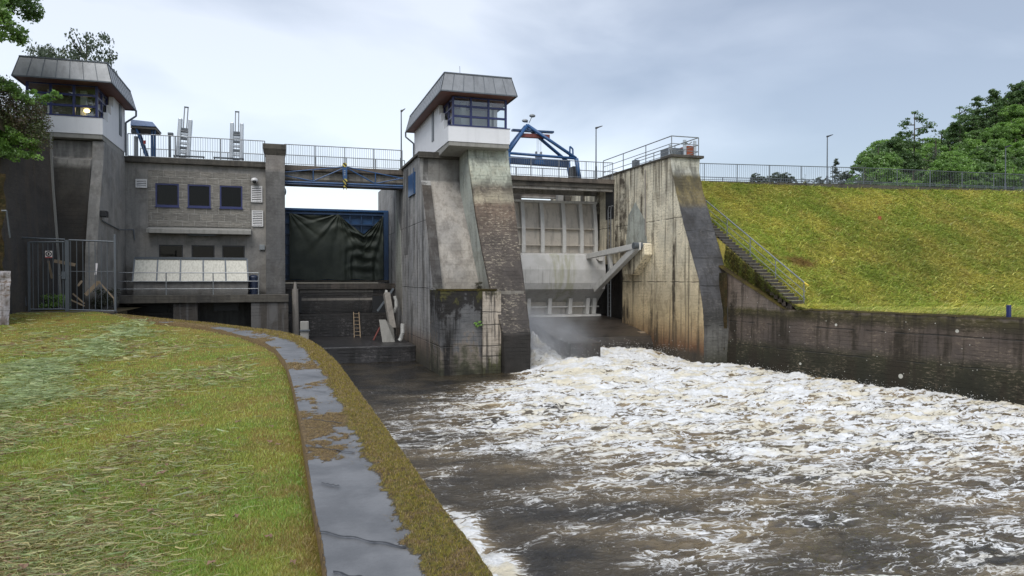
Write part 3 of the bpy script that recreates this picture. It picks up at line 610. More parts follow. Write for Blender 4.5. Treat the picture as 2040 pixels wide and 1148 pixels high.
# wall built round its openings
def holes_wall(x0, x1, z0, z1, y, th, holes):
    m = MB(); hs = sorted(holes); cur = x0
    for hx0, hx1, hz0, hz1 in hs:
        m.box(cur, hx0, y, y + th, z0, z1); m.box(hx0, hx1, y, y + th, z0, hz0); m.box(hx0, hx1, y, y + th, hz1, z1); cur = hx1
    m.box(cur, x1, y, y + th, z0, z1); return m
H1 = [(xat(a, YF), xat(b_, YF), zat((a + b_) / 2, d, YF), zat((a + b_) / 2, c, YF)) for a, b_, c, d in wins]
H1 = [(a, b_, H1[0][2], H1[0][3]) for a, b_, c, d in H1]
H2 = [(xat(a, YF), xat(b_, YF), -0.2, zat((a + b_) / 2, c, YF)) for a, b_, c, d in low]; H2 = [(a, b_, -0.2, H2[0][3]) for a, b_, c, d in H2]
zmid = zat(400, 455, YF)
holes_wall(wl, wr, zmid, 6.3, YF, 0.3, H1).build('wall', M['render'], ph)
holes_wall(wl, wr, -0.95, zmid, YF, 0.3, H2).build('wall', M['render'], ph)
cl, cr_ = xat(297, YF), xat(500, YF); zc0, zc1 = zat(400, 452, YF), zat(400, 342, YF) - 0.03
holes_wall(cl, cr_, zc0, zc1, YF - 0.05, 0.045, [(a, b_, c, d) for a, b_, c, d in H1]).build('stone_panel', M['stone'], ph)
for k, (a, b_, c, d) in enumerate(H1):
    T = 0.075; yg = YF + 0.02
    w = MB().box(a, a + T, yg - 0.05, yg + 0.06, c, d).box(b_ - T, b_, yg - 0.05, yg + 0.06, c, d).box(a + T, b_ - T, yg - 0.05, yg + 0.06, d - T, d).box(a + T, b_ - T, yg - 0.05, yg + 0.06, c, c + T * 1.3).build('window', M['navy'], ph)
    MB().box(a + T, b_ - T, yg + 0.01, yg + 0.018, c + T * 1.3, d - T).build('pane', M['glassd'], w)
    MB().box(a - 0.03, b_ + 0.03, YF - 0.12, YF + 0.0, c - 0.05, c - 0.003).build('sill', M['navy'], w)
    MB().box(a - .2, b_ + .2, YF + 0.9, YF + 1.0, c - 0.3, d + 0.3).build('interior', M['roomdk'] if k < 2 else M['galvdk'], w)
    if k == 2:
        mx = a + (b_ - a) * 0.52; MB().box(mx, mx + 0.035, YF + 0.3, YF + 0.33, c + 0.12, d - 0.4).build('curtain_rail', M['panel'], w)
for k, (a, b_, c, d) in enumerate(H2):
    T = 0.06; yg = YF + 0.04
    w = MB().box(a, a + T, yg - 0.05, yg + 0.06, c, d).box(b_ - T, b_, yg - 0.05, yg + 0.06, c, d).box(a + T, b_ - T, yg - 0.05, yg + 0.06, d - T, d).build('window', M['black'], ph)
    MB().box(a + T, b_ - T, yg + 0.01, yg + 0.018, c, d - T).build('pane', M['glassd'], w)
    if k == 1: 
        MB().box(a + 0.42, b_ - T, yg + 0.04, yg + 0.06, c, d - T).build('blind', M['blind'], w)
    MB().box(a - .2, b_ + .2, YF + 0.7, YF + 0.8, c - 0.3, d + 0.3).build('interior', plain('ochre_reflection%d' % k, (0.10, 0.085, 0.03), 0.8), w)  # ochre backing stands in for the yellow-brown reflection in the glass
ca, cb = xat(292, 43.0), xat(501, 43.0)
MB().hexa([(ca, 42.95, zat(400, 466, 42.95)), (cb, 42.95, zat(400, 466, 42.95)), (cb, YF - 0.001, zat(400, 466, 42.95) + 0.03), (ca, YF - 0.001, zat(400, 466, 42.95) + 0.03),
           (ca, 42.95, zat(400, 457.5, 42.95)), (cb, 42.95, zat(400, 457.5, 42.95)), (cb, YF - 0.001, zat(400, 457.5, 42.95) + 0.14), (ca, YF - 0.001, zat(400, 457.5, 42.95) + 0.14)]).build('canopy', M['slab'], ph, bevel=0.02)
MB().box(xat(375, 43.3), xat(430, 43.3), 43.2, 43.35, zat(400, 466, 42.95) - 0.08, zat(400, 466, 42.95) - 0.01).build('strip_light', M['galvdk'], ph)
MB().box(wl + 0.1, wr - 0.002, 43.45, 48.5, 6.3, 6.6).build('roof_slab', M['cap'], ph, bevel=0.02)
MB().box(wl, wr, 48.2, 48.5, -0.9, 6.3).box(wl, wr - .01, YF + 1.3, 48.2, 3.0, 3.1).build('rear_wall', M['render'], ph)
# vents
def vent(a, b_, c, d, label, n):
    v = empty('wall_vent', (xat((a + b_) / 2, YF), YF - 0.03, zat(a, d, YF)), label, 'vent')
    x0, x1, z0, z1 = xat(a, YF), xat(b_, YF), zat((a + b_) / 2, d, YF), zat((a + b_) / 2, c, YF); y = YF - 0.09
    MB().box(x0, x1, y + 0.05, y + 0.085, z0, z1).build('backing', M['black'], v)
    MB().box(x0, x0 + 0.05, y, y + 0.05, z0, z1).box(x1 - 0.05, x1, y, y + 0.05, z0, z1).box(x0 + .05, x1 - .05, y, y + 0.05, z1 - 0.05, z1).box(x0 + .05, x1 - .05, y, y + 0.05, z0, z0 + 0.05).build('frame', M['lampwhite'], v)
    m = MB()
    for i in range(1, n): z = z0 + (z1 - z0) * i / n; m.hexa([(x0 + .05, y, z - 0.03), (x1 - .05, y, z - 0.03), (x1 - .05, y + 0.05, z + 0.02), (x0 + .05, y + 0.05, z + 0.02), (x0 + .05, y, z - 0.012), (x1 - .05, y, z - 0.012), (x1 - .05, y + 0.05, z + 0.036), (x0 + .05, y + 0.05, z + 0.036)])
    m.build('slats', M['lampwhite'], v)
vent(272, 295, 357.5, 374.5, 'small white louvred vent left of the stone panel', 5)
vent(501, 523.5, 371, 403.5, 'upper tall white louvred vent, right under the dome camera', 9)
vent(502.5, 525, 420, 451.5, 'lower tall white louvred vent beside the pillar', 9)
cx, cz = xat(508, 43.4), zat(508, 360, 43.4)
dc = empty('security_camera', (cx, YF, cz), 'white dome camera on the facade above the vents', 'camera')
MB().sphere((cx, 43.45, cz + 0.02), 0.2, 0.2, 0.15).tube((cx, 43.45, cz + .1), (cx, YF, cz + .1), 0.06).build('housing', M['lampwhite'], dc, smooth=True)
MB().sphere((cx, 43.36, cz - 0.05), 0.12).build('lens', M['black'], dc, smooth=True)
x0, x1 = xat(517, YF), xat(528, YF)
jb = MB().box(x0, x1, YF - 0.12, YF - 0.004, zat(520, 498, YF), zat(520, 488, YF)).build('junction_box', M['galv'], None, 'small grey junction box low on the facade beside the pillar', 'box', bevel=0.01)
x0, x1 = xat(530, 43.1), xat(568.5, 43.1); zb_, zt_ = zat(548, 586, 43.1), zat(548, 301, 43.1)
pc = empty('pillar', ((x0 + x1) / 2, 43.5, -4.5), 'dark grey square pillar with a flared cap between the power house and the left opening', 'pillar')
MB().box(x0, x1, 43.1, 44.4, zb_, zt_).build('shaft', M['pillar'], pc, bevel=0.02)
zc_ = zat(548, 287.5, 43.1); c2 = zt_
MB().hexa([(x0, 43.1, c2 - 0.25), (x1, 43.1, c2 - 0.25), (x1, 44.4, c2 - 0.25), (x0, 44.4, c2 - 0.25), (x0 - 0.14, 42.95, c2 + 0.1), (x1 + 0.08, 42.95, c2 + 0.1), (x1 + 0.08, 44.5, c2 + 0.1), (x0 - 0.14, 44.5, c2 + 0.1)]).box(x0 - 0.14, x1 + 0.08, 42.95, 44.5, c2 + 0.1, zc_).build('cap', M['cap'], pc, bevel=0.015)
XB = x1    # left side of the gate bay
MB().box(XB - 1.2, XB - 0.02, 44.4, 56, -6, 6.5).build('bay_wall', M['wet'], pc)

# platform in front
pz = -0.88
pf = empty('platform', (-4, 42.6, -4.5), 'mossy concrete walkway platform on piers in front of the power house', 'platform')
pxl, pxr = -8.3, xat(575, 41.5)
MB().box(pxl, pxr, 41.5, YF - 0.002, pz - 0.42, pz).build('deck', M['cap'], pf, bevel=0.03)
dkc = concrete('platform_pier', [(-0.8, (0.05, 0.045, 0.03)), (-1.3, (0.045, 0.04, 0.035)), (-5, (0.03, 0.028, 0.026))], (0.13, 0.13, 0.13), 0.6, off=40)
MB().box(xat(500, 41.6), pxr - 0.02, 41.6, 43.6, -6, pz - 0.42).build('pier', dkc, pf)
MB().box(xat(345, 41.7), xat(393, 41.7), 41.7, 43.6, -6, pz - 0.42).build('pier', dkc, pf)
MB().box(xat(393, 43), xat(500, 43), 43.2, 43.4, -6, pz - 0.42).build('recess_wall', M['render'], pf)
MB().box(-8.3, xat(345, 43), 43.3, 43.5, -6, pz - 0.42).build('recess_wall', M['wet'], pf)
MB().box(xat(425, 43), xat(475, 43), 43.1, 43.2, -1.8, pz - 0.43).build('duct_opening', M['black'], pf); MB().box(xat(265, 43), xat(335, 43), 43.2, 43.3, -1.8, pz - 0.43).build('duct_opening', M['black'], pf)

# glazed cover standing on the platform
gx0, gx1 = xat(265, 42.3), xat(495, 42.3)
gc = empty('panel_cover', ((gx0 + gx1) / 2, 42.5, pz), 'long low cover of cream ribbed panels in a grey frame on the walkway', 'cover')
zt1, zb1, zg = zat(380, 515, 42.9), zat(380, 561, 42.2), pz
tx0, tx1 = xat(269, 42.9), xat(492, 42.9)
MB().box(gx0 + .03, gx1 - .03, 42.25, 43.2, zg, zb1 - 0.03).build('plinth', M['render'], gc)
for i in range(5):
    a0, a1 = gx0 + (gx1 - gx0) * i / 5, gx0 + (gx1 - gx0) * (i + 1) / 5; b0, b1 = tx0 + (tx1 - tx0) * i / 5, tx0 + (tx1 - tx0) * (i + 1) / 5
    MB().hexa([(a0, 42.2, zb1), (a1, 42.2, zb1), (a1, 42.24, zb1), (a0, 42.24, zb1), (b0, 42.9, zt1), (b1, 42.9, zt1), (b1, 42.94, zt1), (b0, 42.94, zt1)]).build('panel', M['panel'], gc)
m = MB()
for i in range(6):
    q = i / 5; m.bar((gx0 + (gx1 - gx0) * q, 42.17, zb1), (tx0 + (tx1 - tx0) * q, 42.88, zt1), 0.07, 0.05)
m.bar((tx0, 42.86, zt1), (tx1, 42.86, zt1), 0.10, 0.12).bar((gx0, 42.17, zb1), (gx1, 42.17, zb1), 0.06, 0.06)
m.poly([(gx1, 42.2, zb1), (gx1, 43.3, zb1), (tx1 + .02, 43.3, zt1), (tx1 + .02, 42.9, zt1)]).poly([(gx0, 42.2, zb1), (gx0, 43.3, zb1), (tx0 - .02, 43.3, zt1), (tx0 - .02, 42.9, zt1)])
m.build('frame', M['galvdk'], gc)
bx = xat(505, 42.6)
bn = empty('barrel', (bx, 42.7, pz), 'dark blue round-topped bin between the panel cover and the railing end', 'bin')
MB().tube((bx, 42.75, pz), (bx, 42.75, 0.05), 0.22, 0.26, n=16).build('body', M['bin'], bn, smooth=False)
MB().sphere((bx, 42.75, 0.05), 0.27, 0.27, 0.16, 16, 8).build('lid', M['bin'], bn, smooth=True)

# ---------------------------------------------------------------- railings
def railing(name, label, pts, h, post=2.0, style='bars', mat='galv', cat='railing', sp=0.125, rr=0.028, group=None, npost=True, br=0.0085):
    t = empty(name, pts[0], label, cat, group)
    rails = MB(); bars = MB(); 
    zr = [h, 0.08] if style == 'bars' else ([h, h * 0.62, h * 0.28])
    for a, c in zip(pts[:-1], pts[1:]):
        a, c = Vector(a), Vector(c); Ln = (c - a).length
        for z in zr: rails.tube(a + Vector((0, 0, z)), c + Vector((0, 0, z)), rr if z == h else rr * 0.7, n=6)
        k = max(1, round(Ln / post))
        for i in range(k + (1 if c == Vector(pts[-1]) else 0)):
            p = a.lerp(c, i / k); MB().tube(p, p + Vector((0, 0, h)), rr * 1.05, n=6).build('post', M[mat], t)
        if style == 'bars':
            k = int(Ln / sp)
            for i in range(1, k):
                p = a.lerp(c, i / k); bars.tube(p + Vector((0, 0, 0.08)), p + Vector((0, 0, h)), br, n=4, cap=False)
    rails.build('rails', M[mat], t)
    if style == 'bars': bars.build('bars', M[mat], t)
    return t
def hz(px, Y=None): return xat(px, Y)
railing('railing', 'tall barred steel railing along the power house roof edge, behind it two silver racks', [(-8.0, 43.9, 6.6), (wr - 0.1, 43.9, 6.6)], 1.28, 2.2)
railing('railing', 'rear barred railing at the far side of the power house roof', [(-8.0, 47.6, 6.6), (wr + 0.1, 47.6, 6.6)], 1.12, 2.2)
railing('railing', 'tall barred railing on the near edge of the bridge left of the right tower', [(xat(568, 44), 44.0, 6.58), (6.95, 44.0, 6.58)], 1.20, 1.9)
railing('railing', 'lower barred railing on the far edge of the bridge left of the right tower', [(xat(568, 47.1), 47.1, 6.58), (7.6, 47.1, 6.58)], 1.10, 1.9)
railing('railing', 'barred railing on the near edge of the bridge in front of the blue crane', [(11.4, 44.0, 6.58), (21.0, 44.0, 6.58)], 1.12, 2.1)
railing('railing', 'barred railing on the far edge of the bridge behind the blue crane', [(11.4, 47.2, 6.58), (23.0, 47.2, 6.58)], 1.05, 2.1)
c1, c2, c3 = P(1403, 360, Z=DECK), P(1720, 367.6, Z=DECK), P(2040, 379, Z=DECK)
d = Vector(c3) - Vector(c2); c4 = tuple(Vector(c3) + d * 0.8)
crest = [(23.1, c1[1] + .3, DECK), c1, c2, c3, c4]
railing('railing', 'long barred steel railing along the top of the grass slope', crest, 1.15, 2.6, mat='galvdk', sp=0.14, br=0.011)
rear = [(x, y + 5.5, z) for x, y, z in crest]
railing('railing', 'lower barred railing across the road behind the slope railing', rear, 1.05, 2.6, mat='galvdk', sp=0.16, br=0.011)
h3 = railing('railing', 'three-bar steel railing round the top of the right pier, rising toward the viewer', [(21.15, 45.8, 7.0), (21.15, 36.6, 7.0), (22.9, 36.6, 7.0), (22.9, 44.5, 7.0)], 1.12, 3.0, 'three', rr=0.03)
railing('railing', 'three-bar galvanised handrail on the edge of the walkway platform', [(-10.4, 41.62, pz), (xat(515, 41.62), 41.62, pz)], 1.18, 2.12, 'three', rr=0.028)
# ================================================================== machinery
# ---------------------------------------------------------------- left gate with tarp
GY = 50.6
gl, gr, gt, gb_ = XB, 7.0, zat(660, 421, GY), zat(660, 558, GY)
g = empty('sluice_gate', ((gl + gr) / 2, GY, gb_), 'blue steel sluice gate closing the left opening, mostly hidden by a tarp', 'gate')
MB().box(gl, gr - 0.02, GY, GY + 0.15, gb_, gt).build('skin_plate', M['blue'], g)
MB().box(gl, gr - .02, GY - 0.32, GY + 0.1, gt - 0.02, gt + 0.12).build('top_beam', M['blue'], g)
for i in range(7):
    z = gb_ + 0.3 + (gt - gb_ - 0.5) * i / 6; MB().box(gl, gr - 0.02, GY - 0.25, GY, z - 0.05, z + 0.05).build('stiffener', M['bluedk'], g)
for i in range(9):
    x = gl + 0.4 + (gr - gl - 0.7) * i / 8; MB().box(x - 0.04, x + 0.04, GY - 0.20, GY - 0.002, gb_, gt - 0.03).build('rib', M['bluedk'], g)
MB().box(gr - 0.35, gr - 0.02, GY - 0.4, GY, gb_, gt).build('side_column', M['bluedk'], g)
MB().box(gl, gr - .02, GY - 0.5, GY + .3, gb_ - 0.15, gb_).build('sill_beam', M['cap'], g)
# tarp: cloth grid with folds
x0, x1 = xat(577, GY - .5), xat(764, GY - .5); n, m_ = 150, 120
ss, tt = np.meshgrid(np.linspace(0, 1, n), np.linspace(0, 1, m_)); top = np.full(n, 0.0); s1 = np.linspace(0, 1, n)
peak = 0.52; q = np.clip((s1 - peak) / (1 - peak), 0, 1)
sag = np.where(s1 < peak, 0.09 * np.sin(np.pi * s1 / peak), 1.0 * np.minimum(q / 0.55, (1 - q) / 0.45) ** 0.85)
zt_ = (gt - 0.24) - sag * 1.3; zb2 = gb_ + 0.02 + 0.05 * np.sin(s1 * 20)
Zc = zt_[None, :] * (1 - tt) + zb2[None, :] * tt
# fold relief: radiating from the hanging corners plus catenary swags below the dip
yy = np.zeros_like(Zc); cx_ = [0.0, peak, 1.0]
for cxx, w_, a_ in ((0.0, 13, 0.05), (peak, 15, 0.06), (1.0, 19, 0.12)):
    ang = np.arctan2((ss - cxx) * (x1 - x0), (tt + 0.02) * (gt - gb_)); dist = np.hypot((ss - cxx) * 1.3, tt)
    yy += a_ * np.sin(ang * w_ + 3.5 * perlin(ang * 3 + 5, dist * 1.5)) * np.exp(-dist * 2.0) * sm(0, 0.05, dist)
dip = (peak + 1) / 2; sw_ = np.exp(-((ss - dip - 0.02) / 0.14) ** 2)
yy += 0.12 * np.sin((tt * 15 - ((ss - dip) / 0.17) ** 2 * 3.0 * (1 - tt * .5)) * 1.9 + 3 * perlin(ss * 5, tt * 4)) * sw_ * sm(1.0, 0.8, tt)
vf = np.sin(ss * 60 + 7 * perlin(ss * 5, tt * 1.2)); yy += 0.045 * vf * sm(0.2, 0.7, tt) * (0.05 + sm(.5, .62, ss)) + 0.10 * perlin(ss * 4, tt * 2) + 0.03 * perlin(ss * 9, tt * 3)
V = np.stack([x0 + ss * (x1 - x0) - 0.0 * tt, GY - 0.42 - yy - 0.10 * tt, Zc], -1).reshape(-1, 3)
npmesh('tarpaulin', V, grid_faces(m_, n), M['tarp'], loc=((x0 + x1) / 2, GY - .5, gb_), smooth=True, label='dark green tarp hanging in folds over the blue gate, sagging at its right top', cat='tarp')

# bay floor, weir wall, bits
wb = empty('weir_wall', (3.5, 43.5, -5.5), 'black wet plank-lined weir wall under the tarp-covered gate', 'wall')
MB().box(XB, 7.0, 47.6, 50.6, -3.8, zat(660, 575, 47.6) + 0.12).build('upper_wall', M['wet'], wb)
MB().box(XB, 7.0, 46.9, 47.6, -3.8, zat(660, 625, 46.9)).build('lower_wall', M['wet'], wb)
MB().box(XB + 0.0, 7.0, 47.3, 47.59, zat(660, 576, 47.3), zat(660, 565, 47.3)).build('ledge', M['ramp'], wb)
for i in range(9):
    z = zat(660, 620, 47.5) + i * 0.17; MB().box(XB + 0.9, 5.6, 47.54, 47.597, z, z + 0.15).build('plank', M['greywood'] if i in (4, 7) else M['wet'], wb)
MB().box(XB, 7.0, 39.6, 46.9, -6, -3.68).build('apron', M['wet'], wb, bevel=0.05)
for px in (571, 742):
    xx = xat(px, 47.4); MB().box(xx, xx + 0.9 + (0.3 if px > 700 else 0), 47.45, 47.58, zat(px, 624, 47.4), zat(px, 590, 47.4)).build('opening', M['black'], wb)
def gp(px, py, Y): return P(px, py, Y=Y)
q = empty('guide_post', gp(588, 660, 43.0), 'rough grey timber guide post left under the tarp gate', 'post')
MB().tube(gp(589, 672, 43.2), gp(588, 576, 43.2), 0.2, 0.17, 10).build('shaft', M['greywood'], q)
MB().tube(gp(588, 576, 43.2), gp(588, 562, 43.2), 0.10, 0.07, 8).build('tip', M['greywood'], q)
q = empty('concrete_block', gp(606, 690, 41.5), 'pale concrete block at the foot of the left guide post', 'block')
MB().box(xat(598, 41.5), xat(615, 41.5), 41.5, 42.1, -3.9, zat(606, 641, 41.5)).build('block', M['slab'], q, bevel=0.03)
MB().box(xat(597, 41.4), xat(617, 41.4), 41.42, 41.52, zat(606, 660, 41.5), zat(606, 657, 41.5)).build('strap', M['galvdk'], q)
q = empty('ladder', gp(713, 680, 46.4), 'short pale ladder leaning on the black weir wall', 'ladder')
a, b_, c, d = gp(706, 679, 45.9), gp(704.5, 622, 46.8), gp(718.5, 679, 45.9), gp(715, 622, 46.8)
MB().tube(a, b_, 0.03).build('side_rail', M['wood'], q); MB().tube(c, d, 0.03).build('side_rail', M['wood'], q)
for i in range(8):
    t = (i + 0.5) / 8; MB().tube(Vector(a).lerp(Vector(b_), t), Vector(c).lerp(Vector(d), t), 0.02, n=6).build('rung', M['wood'], q)
q = empty('slanted_timber', gp(780, 660, 43.5), 'slanted pale timber under the right end of the tarp gate', 'timber')
MB().bar(gp(782, 655, 43.4), gp(770, 585, 44.6), 0.36, 0.3).build('beam', M['greywood'], q)
MB().tube(gp(770, 588, 44.6), gp(769.5, 578, 44.6), 0.13, 0.08).build('tip', M['pipe'], q)
MB().bar(gp(784, 575, 44.9), gp(752, 620, 45.2), 0.12, 0.12).build('brace', M['galvdk'], q)
q = empty('concrete_block', gp(775, 682, 42.0), 'pale slanted concrete block at the foot of the slanted timber', 'block')
MB().hexa([gp(762, 683, 42), gp(787, 683, 42), gp(787, 683, 42.8), gp(762, 683, 42.8), gp(755, 637, 42.3), gp(768, 637, 42.3), gp(784, 654, 42.8), gp(755, 637, 42.8)]).build('block', M['slab'], q)
MB().tube(gp(744, 678, 42.4), gp(757, 652, 42.4), 0.05).build('prop', M['red'], q)
q = MB().path([gp(786, 590, 44.5), gp(789, 600, 44.5), gp(789, 612, 44.5), gp(785, 622, 44.6)], 0.10).build('bent_pipe', M['pipe'], None, 'short curved pale pipe on the pier wall under the tarp gate', 'pipe')
q = MB().path([gp(802, 645, 41.5), gp(802, 664, 41.5), gp(799, 674, 41.6), gp(796, 679, 41.6)], 0.12).build('bent_pipe', M['pipe'], None, 'curved pale pipe end near the water at the foot of the middle pier', 'pipe')

# ---------------------------------------------------------------- radial gate
rg = empty('radial_gate', (16.2, 46, -2.6), 'pale grey steel radial gate with vertical ribs over the foaming outflow', 'gate')
xl, xr_ = 11.35, 21.02
def gzz(py, Y): return zat(1110, py, Y)
prof_up = [(46.95, 5.2), (46.75, 4.2), (46.62, 3.2), (46.6, 2.3), (46.65, 1.75)]
m = MB()
for (ya, za), (yb, zb) in zip(prof_up[:-1], prof_up[1:]): m.quad((xl, ya, za), (xr_, ya, za), (xr_, yb, zb), (xl, yb, zb))
m.build('upper_leaf', M['gate'], rg)
bx_ = [(46.6, 1.74), (45.5, 1.70), (45.28, 1.55), (45.1, 0.6), (45.12, -0.3), (45.25, -0.72), (45.45, -0.86), (46.5, -1.65)]
m = MB()
for (ya, za), (yb, zb) in zip(bx_[:-1], bx_[1:]): m.quad((xl, ya, za), (xr_, ya, za), (xr_, yb, zb), (xl, yb, zb))
m.poly([(xr_, y, z) for y, z in bx_])
ribsx = [xat(p, 46.2) for p in (1044, 1082, 1125, 1160, 1188)]; ribsx = [xl + 0.15, xl + 1.7] + ribsx
ggm = NT('gate_skin'); v = ggm.noise(1.4, 5, 0.6); stv = ggm.noise(2.4, 4, 0.6, ggm.map(sc=(1, 1, 0.1))); xx = ggm.xyz()[0]
green = ggm.math('MULTIPLY', ggm.step(stv, 0.44, 0.62), ggm.math('MULTIPLY', ggm.step(xx, 16.3, 17.2), ggm.step(xx, 19.3, 18.4)))
cc = ggm.mix(ggm.step(v, 0.35, 0.65), (0.42, 0.415, 0.395), (0.50, 0.495, 0.48)); cc = ggm.mix(ggm.math('MULTIPLY', green, 0.45), cc, (0.22, 0.22, 0.08))
cc = ggm.mix(ggm.math('MULTIPLY', ggm.step(ggm.noise(5, 3, 0.6, ggm.map(sc=(1, 1, .05))), 0.6, 0.7), 0.4), cc, (0.12, 0.11, 0.09))
M['gateskin'] = ggm.done(cc, 0.45)
m.build('box_beam', M['gateskin'], rg)
for x in ribsx:
    m = MB()
    for (ya, za), (yb, zb) in zip(prof_up[:-1], prof_up[1:]):
        m.hexa([(x - .13, yb - 0.38, zb), (x + .13, yb - 0.38, zb), (x + .13, yb - 0.002, zb), (x - .13, yb - 0.002, zb), (x - .13, ya - 0.38, za), (x + .13, ya - 0.38, za), (x + .13, ya - 0.002, za), (x - .13, ya - 0.002, za)])
    m.build('rib', M['gaterib'], rg)
MB().box(xl, xr_, 46.5, 47.1, 5.2, 5.36).build('top_beam', M['gaterib'], rg, bevel=0.02)
xs_ = sorted(ribsx)
for z in (gzz(456, 46.5), gzz(489, 46.5)):
    m = MB()
    for a, b_ in zip(xs_[:-1], xs_[1:]): m.box(a + .13, b_ - .13, 46.36, 46.66, z - 0.035, z + 0.035)
    m.build('stringer', M['gate'], rg)
m = MB()
m.quad((xl, 46.45, -1.6), (xr_, 46.45, -1.6), (xr_, 46.75, -2.5), (xl, 46.75, -2.5)); m.build('lower_leaf', M['gate'], rg)
lowx = [xl + .2, xat(1056, 45.8), xat(1098, 45.8), xat(1139, 45.8), xat(1174, 45.8), 20.6]
for x in lowx: MB().hexa([(x - .13, 46.1, -2.45), (x + .13, 46.1, -2.45), (x + .13, 46.7, -2.45), (x - .13, 46.7, -2.45), (x - .13, 45.95, -1.35), (x + .13, 45.95, -1.35), (x + .13, 46.44, -1.35), (x - .13, 46.44, -1.35)]).build('lower_rib', M['gaterib'], rg)
MB().box(xl, xr_ + .05, 45.95, 46.8, -2.62, -2.48).build('lip_beam', M['gaterib'], rg); MB().box(xl, xr_, 46.2, 46.5, -1.98, -1.90).build('stringer', M['gaterib'], rg)
for xp in (20.35, 11.9):
    ar = MB(); A = (xp, TY, TZ); U = (xp - (0.35 if xp > 15 else -.35), 45.45, 1.35); Lw = (xp - (0.35 if xp > 15 else -.35), 45.3, -0.75)
    if xp > 15:
        U = P(1172, 511, Y=45.2); Lw = P(1187, 577, Y=45.0)
    ar.bar(A, U, 0.32, 0.34).bar(A, Lw, 0.34, 0.40)
    mid1, mid2 = Vector(A).lerp(Vector(U), 0.56), Vector(A).lerp(Vector(Lw), 0.60); ar.bar(mid1, mid2, 0.24, 0.26)
    a_ = ar.build('arm', M['gaterib'], rg, bevel=0.02)
    MB().hexa([(xp - .05, TY - 0.2, TZ - .25), (xp + .05, TY - 0.2, TZ - .25), (xp + .05, TY + 1.6, TZ - 0.75), (xp - .05, TY + 1.6, TZ - 0.75), (xp - .05, TY - 0.2, TZ + .2), (xp + .05, TY - 0.2, TZ + .2), (xp + .05, TY + 1.6, TZ - 0.15), (xp - .05, TY + 1.6, TZ - 0.15)]).build('gusset', M['gaterib'], a_)
    MB().tube((xp - 0.35, TY, TZ), (xp + 0.72 if xp > 15 else xp - .5, TY, TZ), 0.20, n=14).build('trunnion_pin', M['galvdk'], a_)
MB().hexa([(20.45, 44.95, 1.2), (20.75, 44.95, 1.2), (20.95, 45.6, 1.6), (20.2, 45.6, 1.6), (20.45, 44.95, 1.75), (20.75, 44.95, 1.75), (20.95, 45.6, 1.75), (20.2, 45.6, 1.75)]).build('bracket', M['gaterib'], rg)
# apron and baffle below the radial gate
ap = empty('spillway_apron', (16, 41, -5.8), 'dark wet concrete apron with a low baffle pier under the radial gate', 'apron')
MB().prismx([(56, -2.55), (46.9, -2.62), (44, -2.75), (41.0, -3.05), (38.9, -3.45), (38.6, -3.9), (38.6, -6), (56, -6)], 15.6, 21.75).build('sill', M['ramp'], ap)
MB().prismx([(56, -2.56), (46.9, -2.63), (46.5, -3.1), (46, -6), (56, -6)], 11.3, 15.6).build('sill', M['ramp'], ap)
pts = [(14.9, 46.4), (14.6, 41.0), (14.1, 36.6), (14.4, 35.2), (15.4, 34.7), (15.9, 34.75), (15.9, 46.4)]
m = MB(); k = len(pts)
zt = [-2.62, -2.8, -3.25, -3.4, -3.4, -3.35, -2.62]
m.v = [(x, y, -6) for x, y in pts] + [(x, y, z) for (x, y), z in zip(pts, zt)]
m.f = [(i, (i + 1) % k, k + (i + 1) % k, k + i) for i in range(k)] + [tuple(range(k, 2 * k))]
m.build('baffle', M['ramp'], ap)
MB().prismx([(46.9, 1.4), (47.4, 1.4), (47.4, -6), (46.9, -6)], 11.35, 21.5).build('rear_wall', M['wet'], ap)

# ---------------------------------------------------------------- blue A-frame crane on the right bridge
cr = empty('gantry_crane', (16.5, 45.5, 6.6), 'blue tubular A-frame crane with red cross beam and two floodlights on the bridge', 'crane')
Y1, Y2 = 45.0, 46.5
for Y, dx in ((Y1, 0), (Y2, 0)):
    a = P(1056, 246, Y=Y1); l_ = P(1012, 305, Y=Y1); r_ = P(1148, 316, Y=Y1)
    ap_, lf, rt = (a[0] , (Y1 + Y2) / 2 + (Y - (Y1 + Y2) / 2) * 0.25, a[2]), (l_[0], Y, l_[2]), (r_[0], Y, r_[2])
    MB().tube(ap_, lf, 0.11, n=12).build('leg', M['blue'], cr, smooth=True); MB().tube(ap_, rt, 0.11, n=12).build('leg', M['blue'], cr, smooth=True)
    MB().tube(lf, rt, 0.09, n=12).build('bottom_chord', M['blue'], cr, smooth=True)
    MB().tube((rt[0], Y, rt[2]), (rt[0] + 0.25, Y, 6.58), 0.14, n=12).build('column', M['blue'], cr, smooth=True); MB().tube((lf[0], Y, lf[2]), (lf[0], Y, 6.58), 0.17, n=12).build('column', M['blue'], cr, smooth=True)
a, b_ = P(1020, 259.5, Y=45.7), P(1102, 264, Y=45.7)
MB().bar(a, b_, 0.35, 0.12).build('top_plate', M['bluedk'], cr)
a, b_ = P(1037, 270, Y=45.7), P(1094, 273, Y=45.7)
MB().bar(a, b_, 0.3, 0.26).build('cross_beam', M['red'], cr, bevel=0.02)
for px in (1070, 1073.5, 1077.5): MB().tube(P(px, 272, Y=45.7), P(px, 304, Y=45.7), 0.012, n=5).build('cable', M['galvdk'], cr)
a = P(1073, 310, Y=45.7); MB().box(a[0] - .22, a[0] - .12, 45.6, 45.8, a[2] - .6, a[2] + .25).box(a[0] + .12, a[0] + .22, 45.6, 45.8, a[2] - .6, a[2] + .25).box(a[0] - .12, a[0] + .12, 45.62, 45.78, a[2] - .2, a[2] + .1).build('hook_block', M['galv'], cr)
a, b_ = P(1016, 321, Y=45.7), P(1132, 329, Y=45.7); MB().bar(a, b_, 0.3, 0.36).build('lifting_beam', M['bluedk'], cr, bevel=0.02)
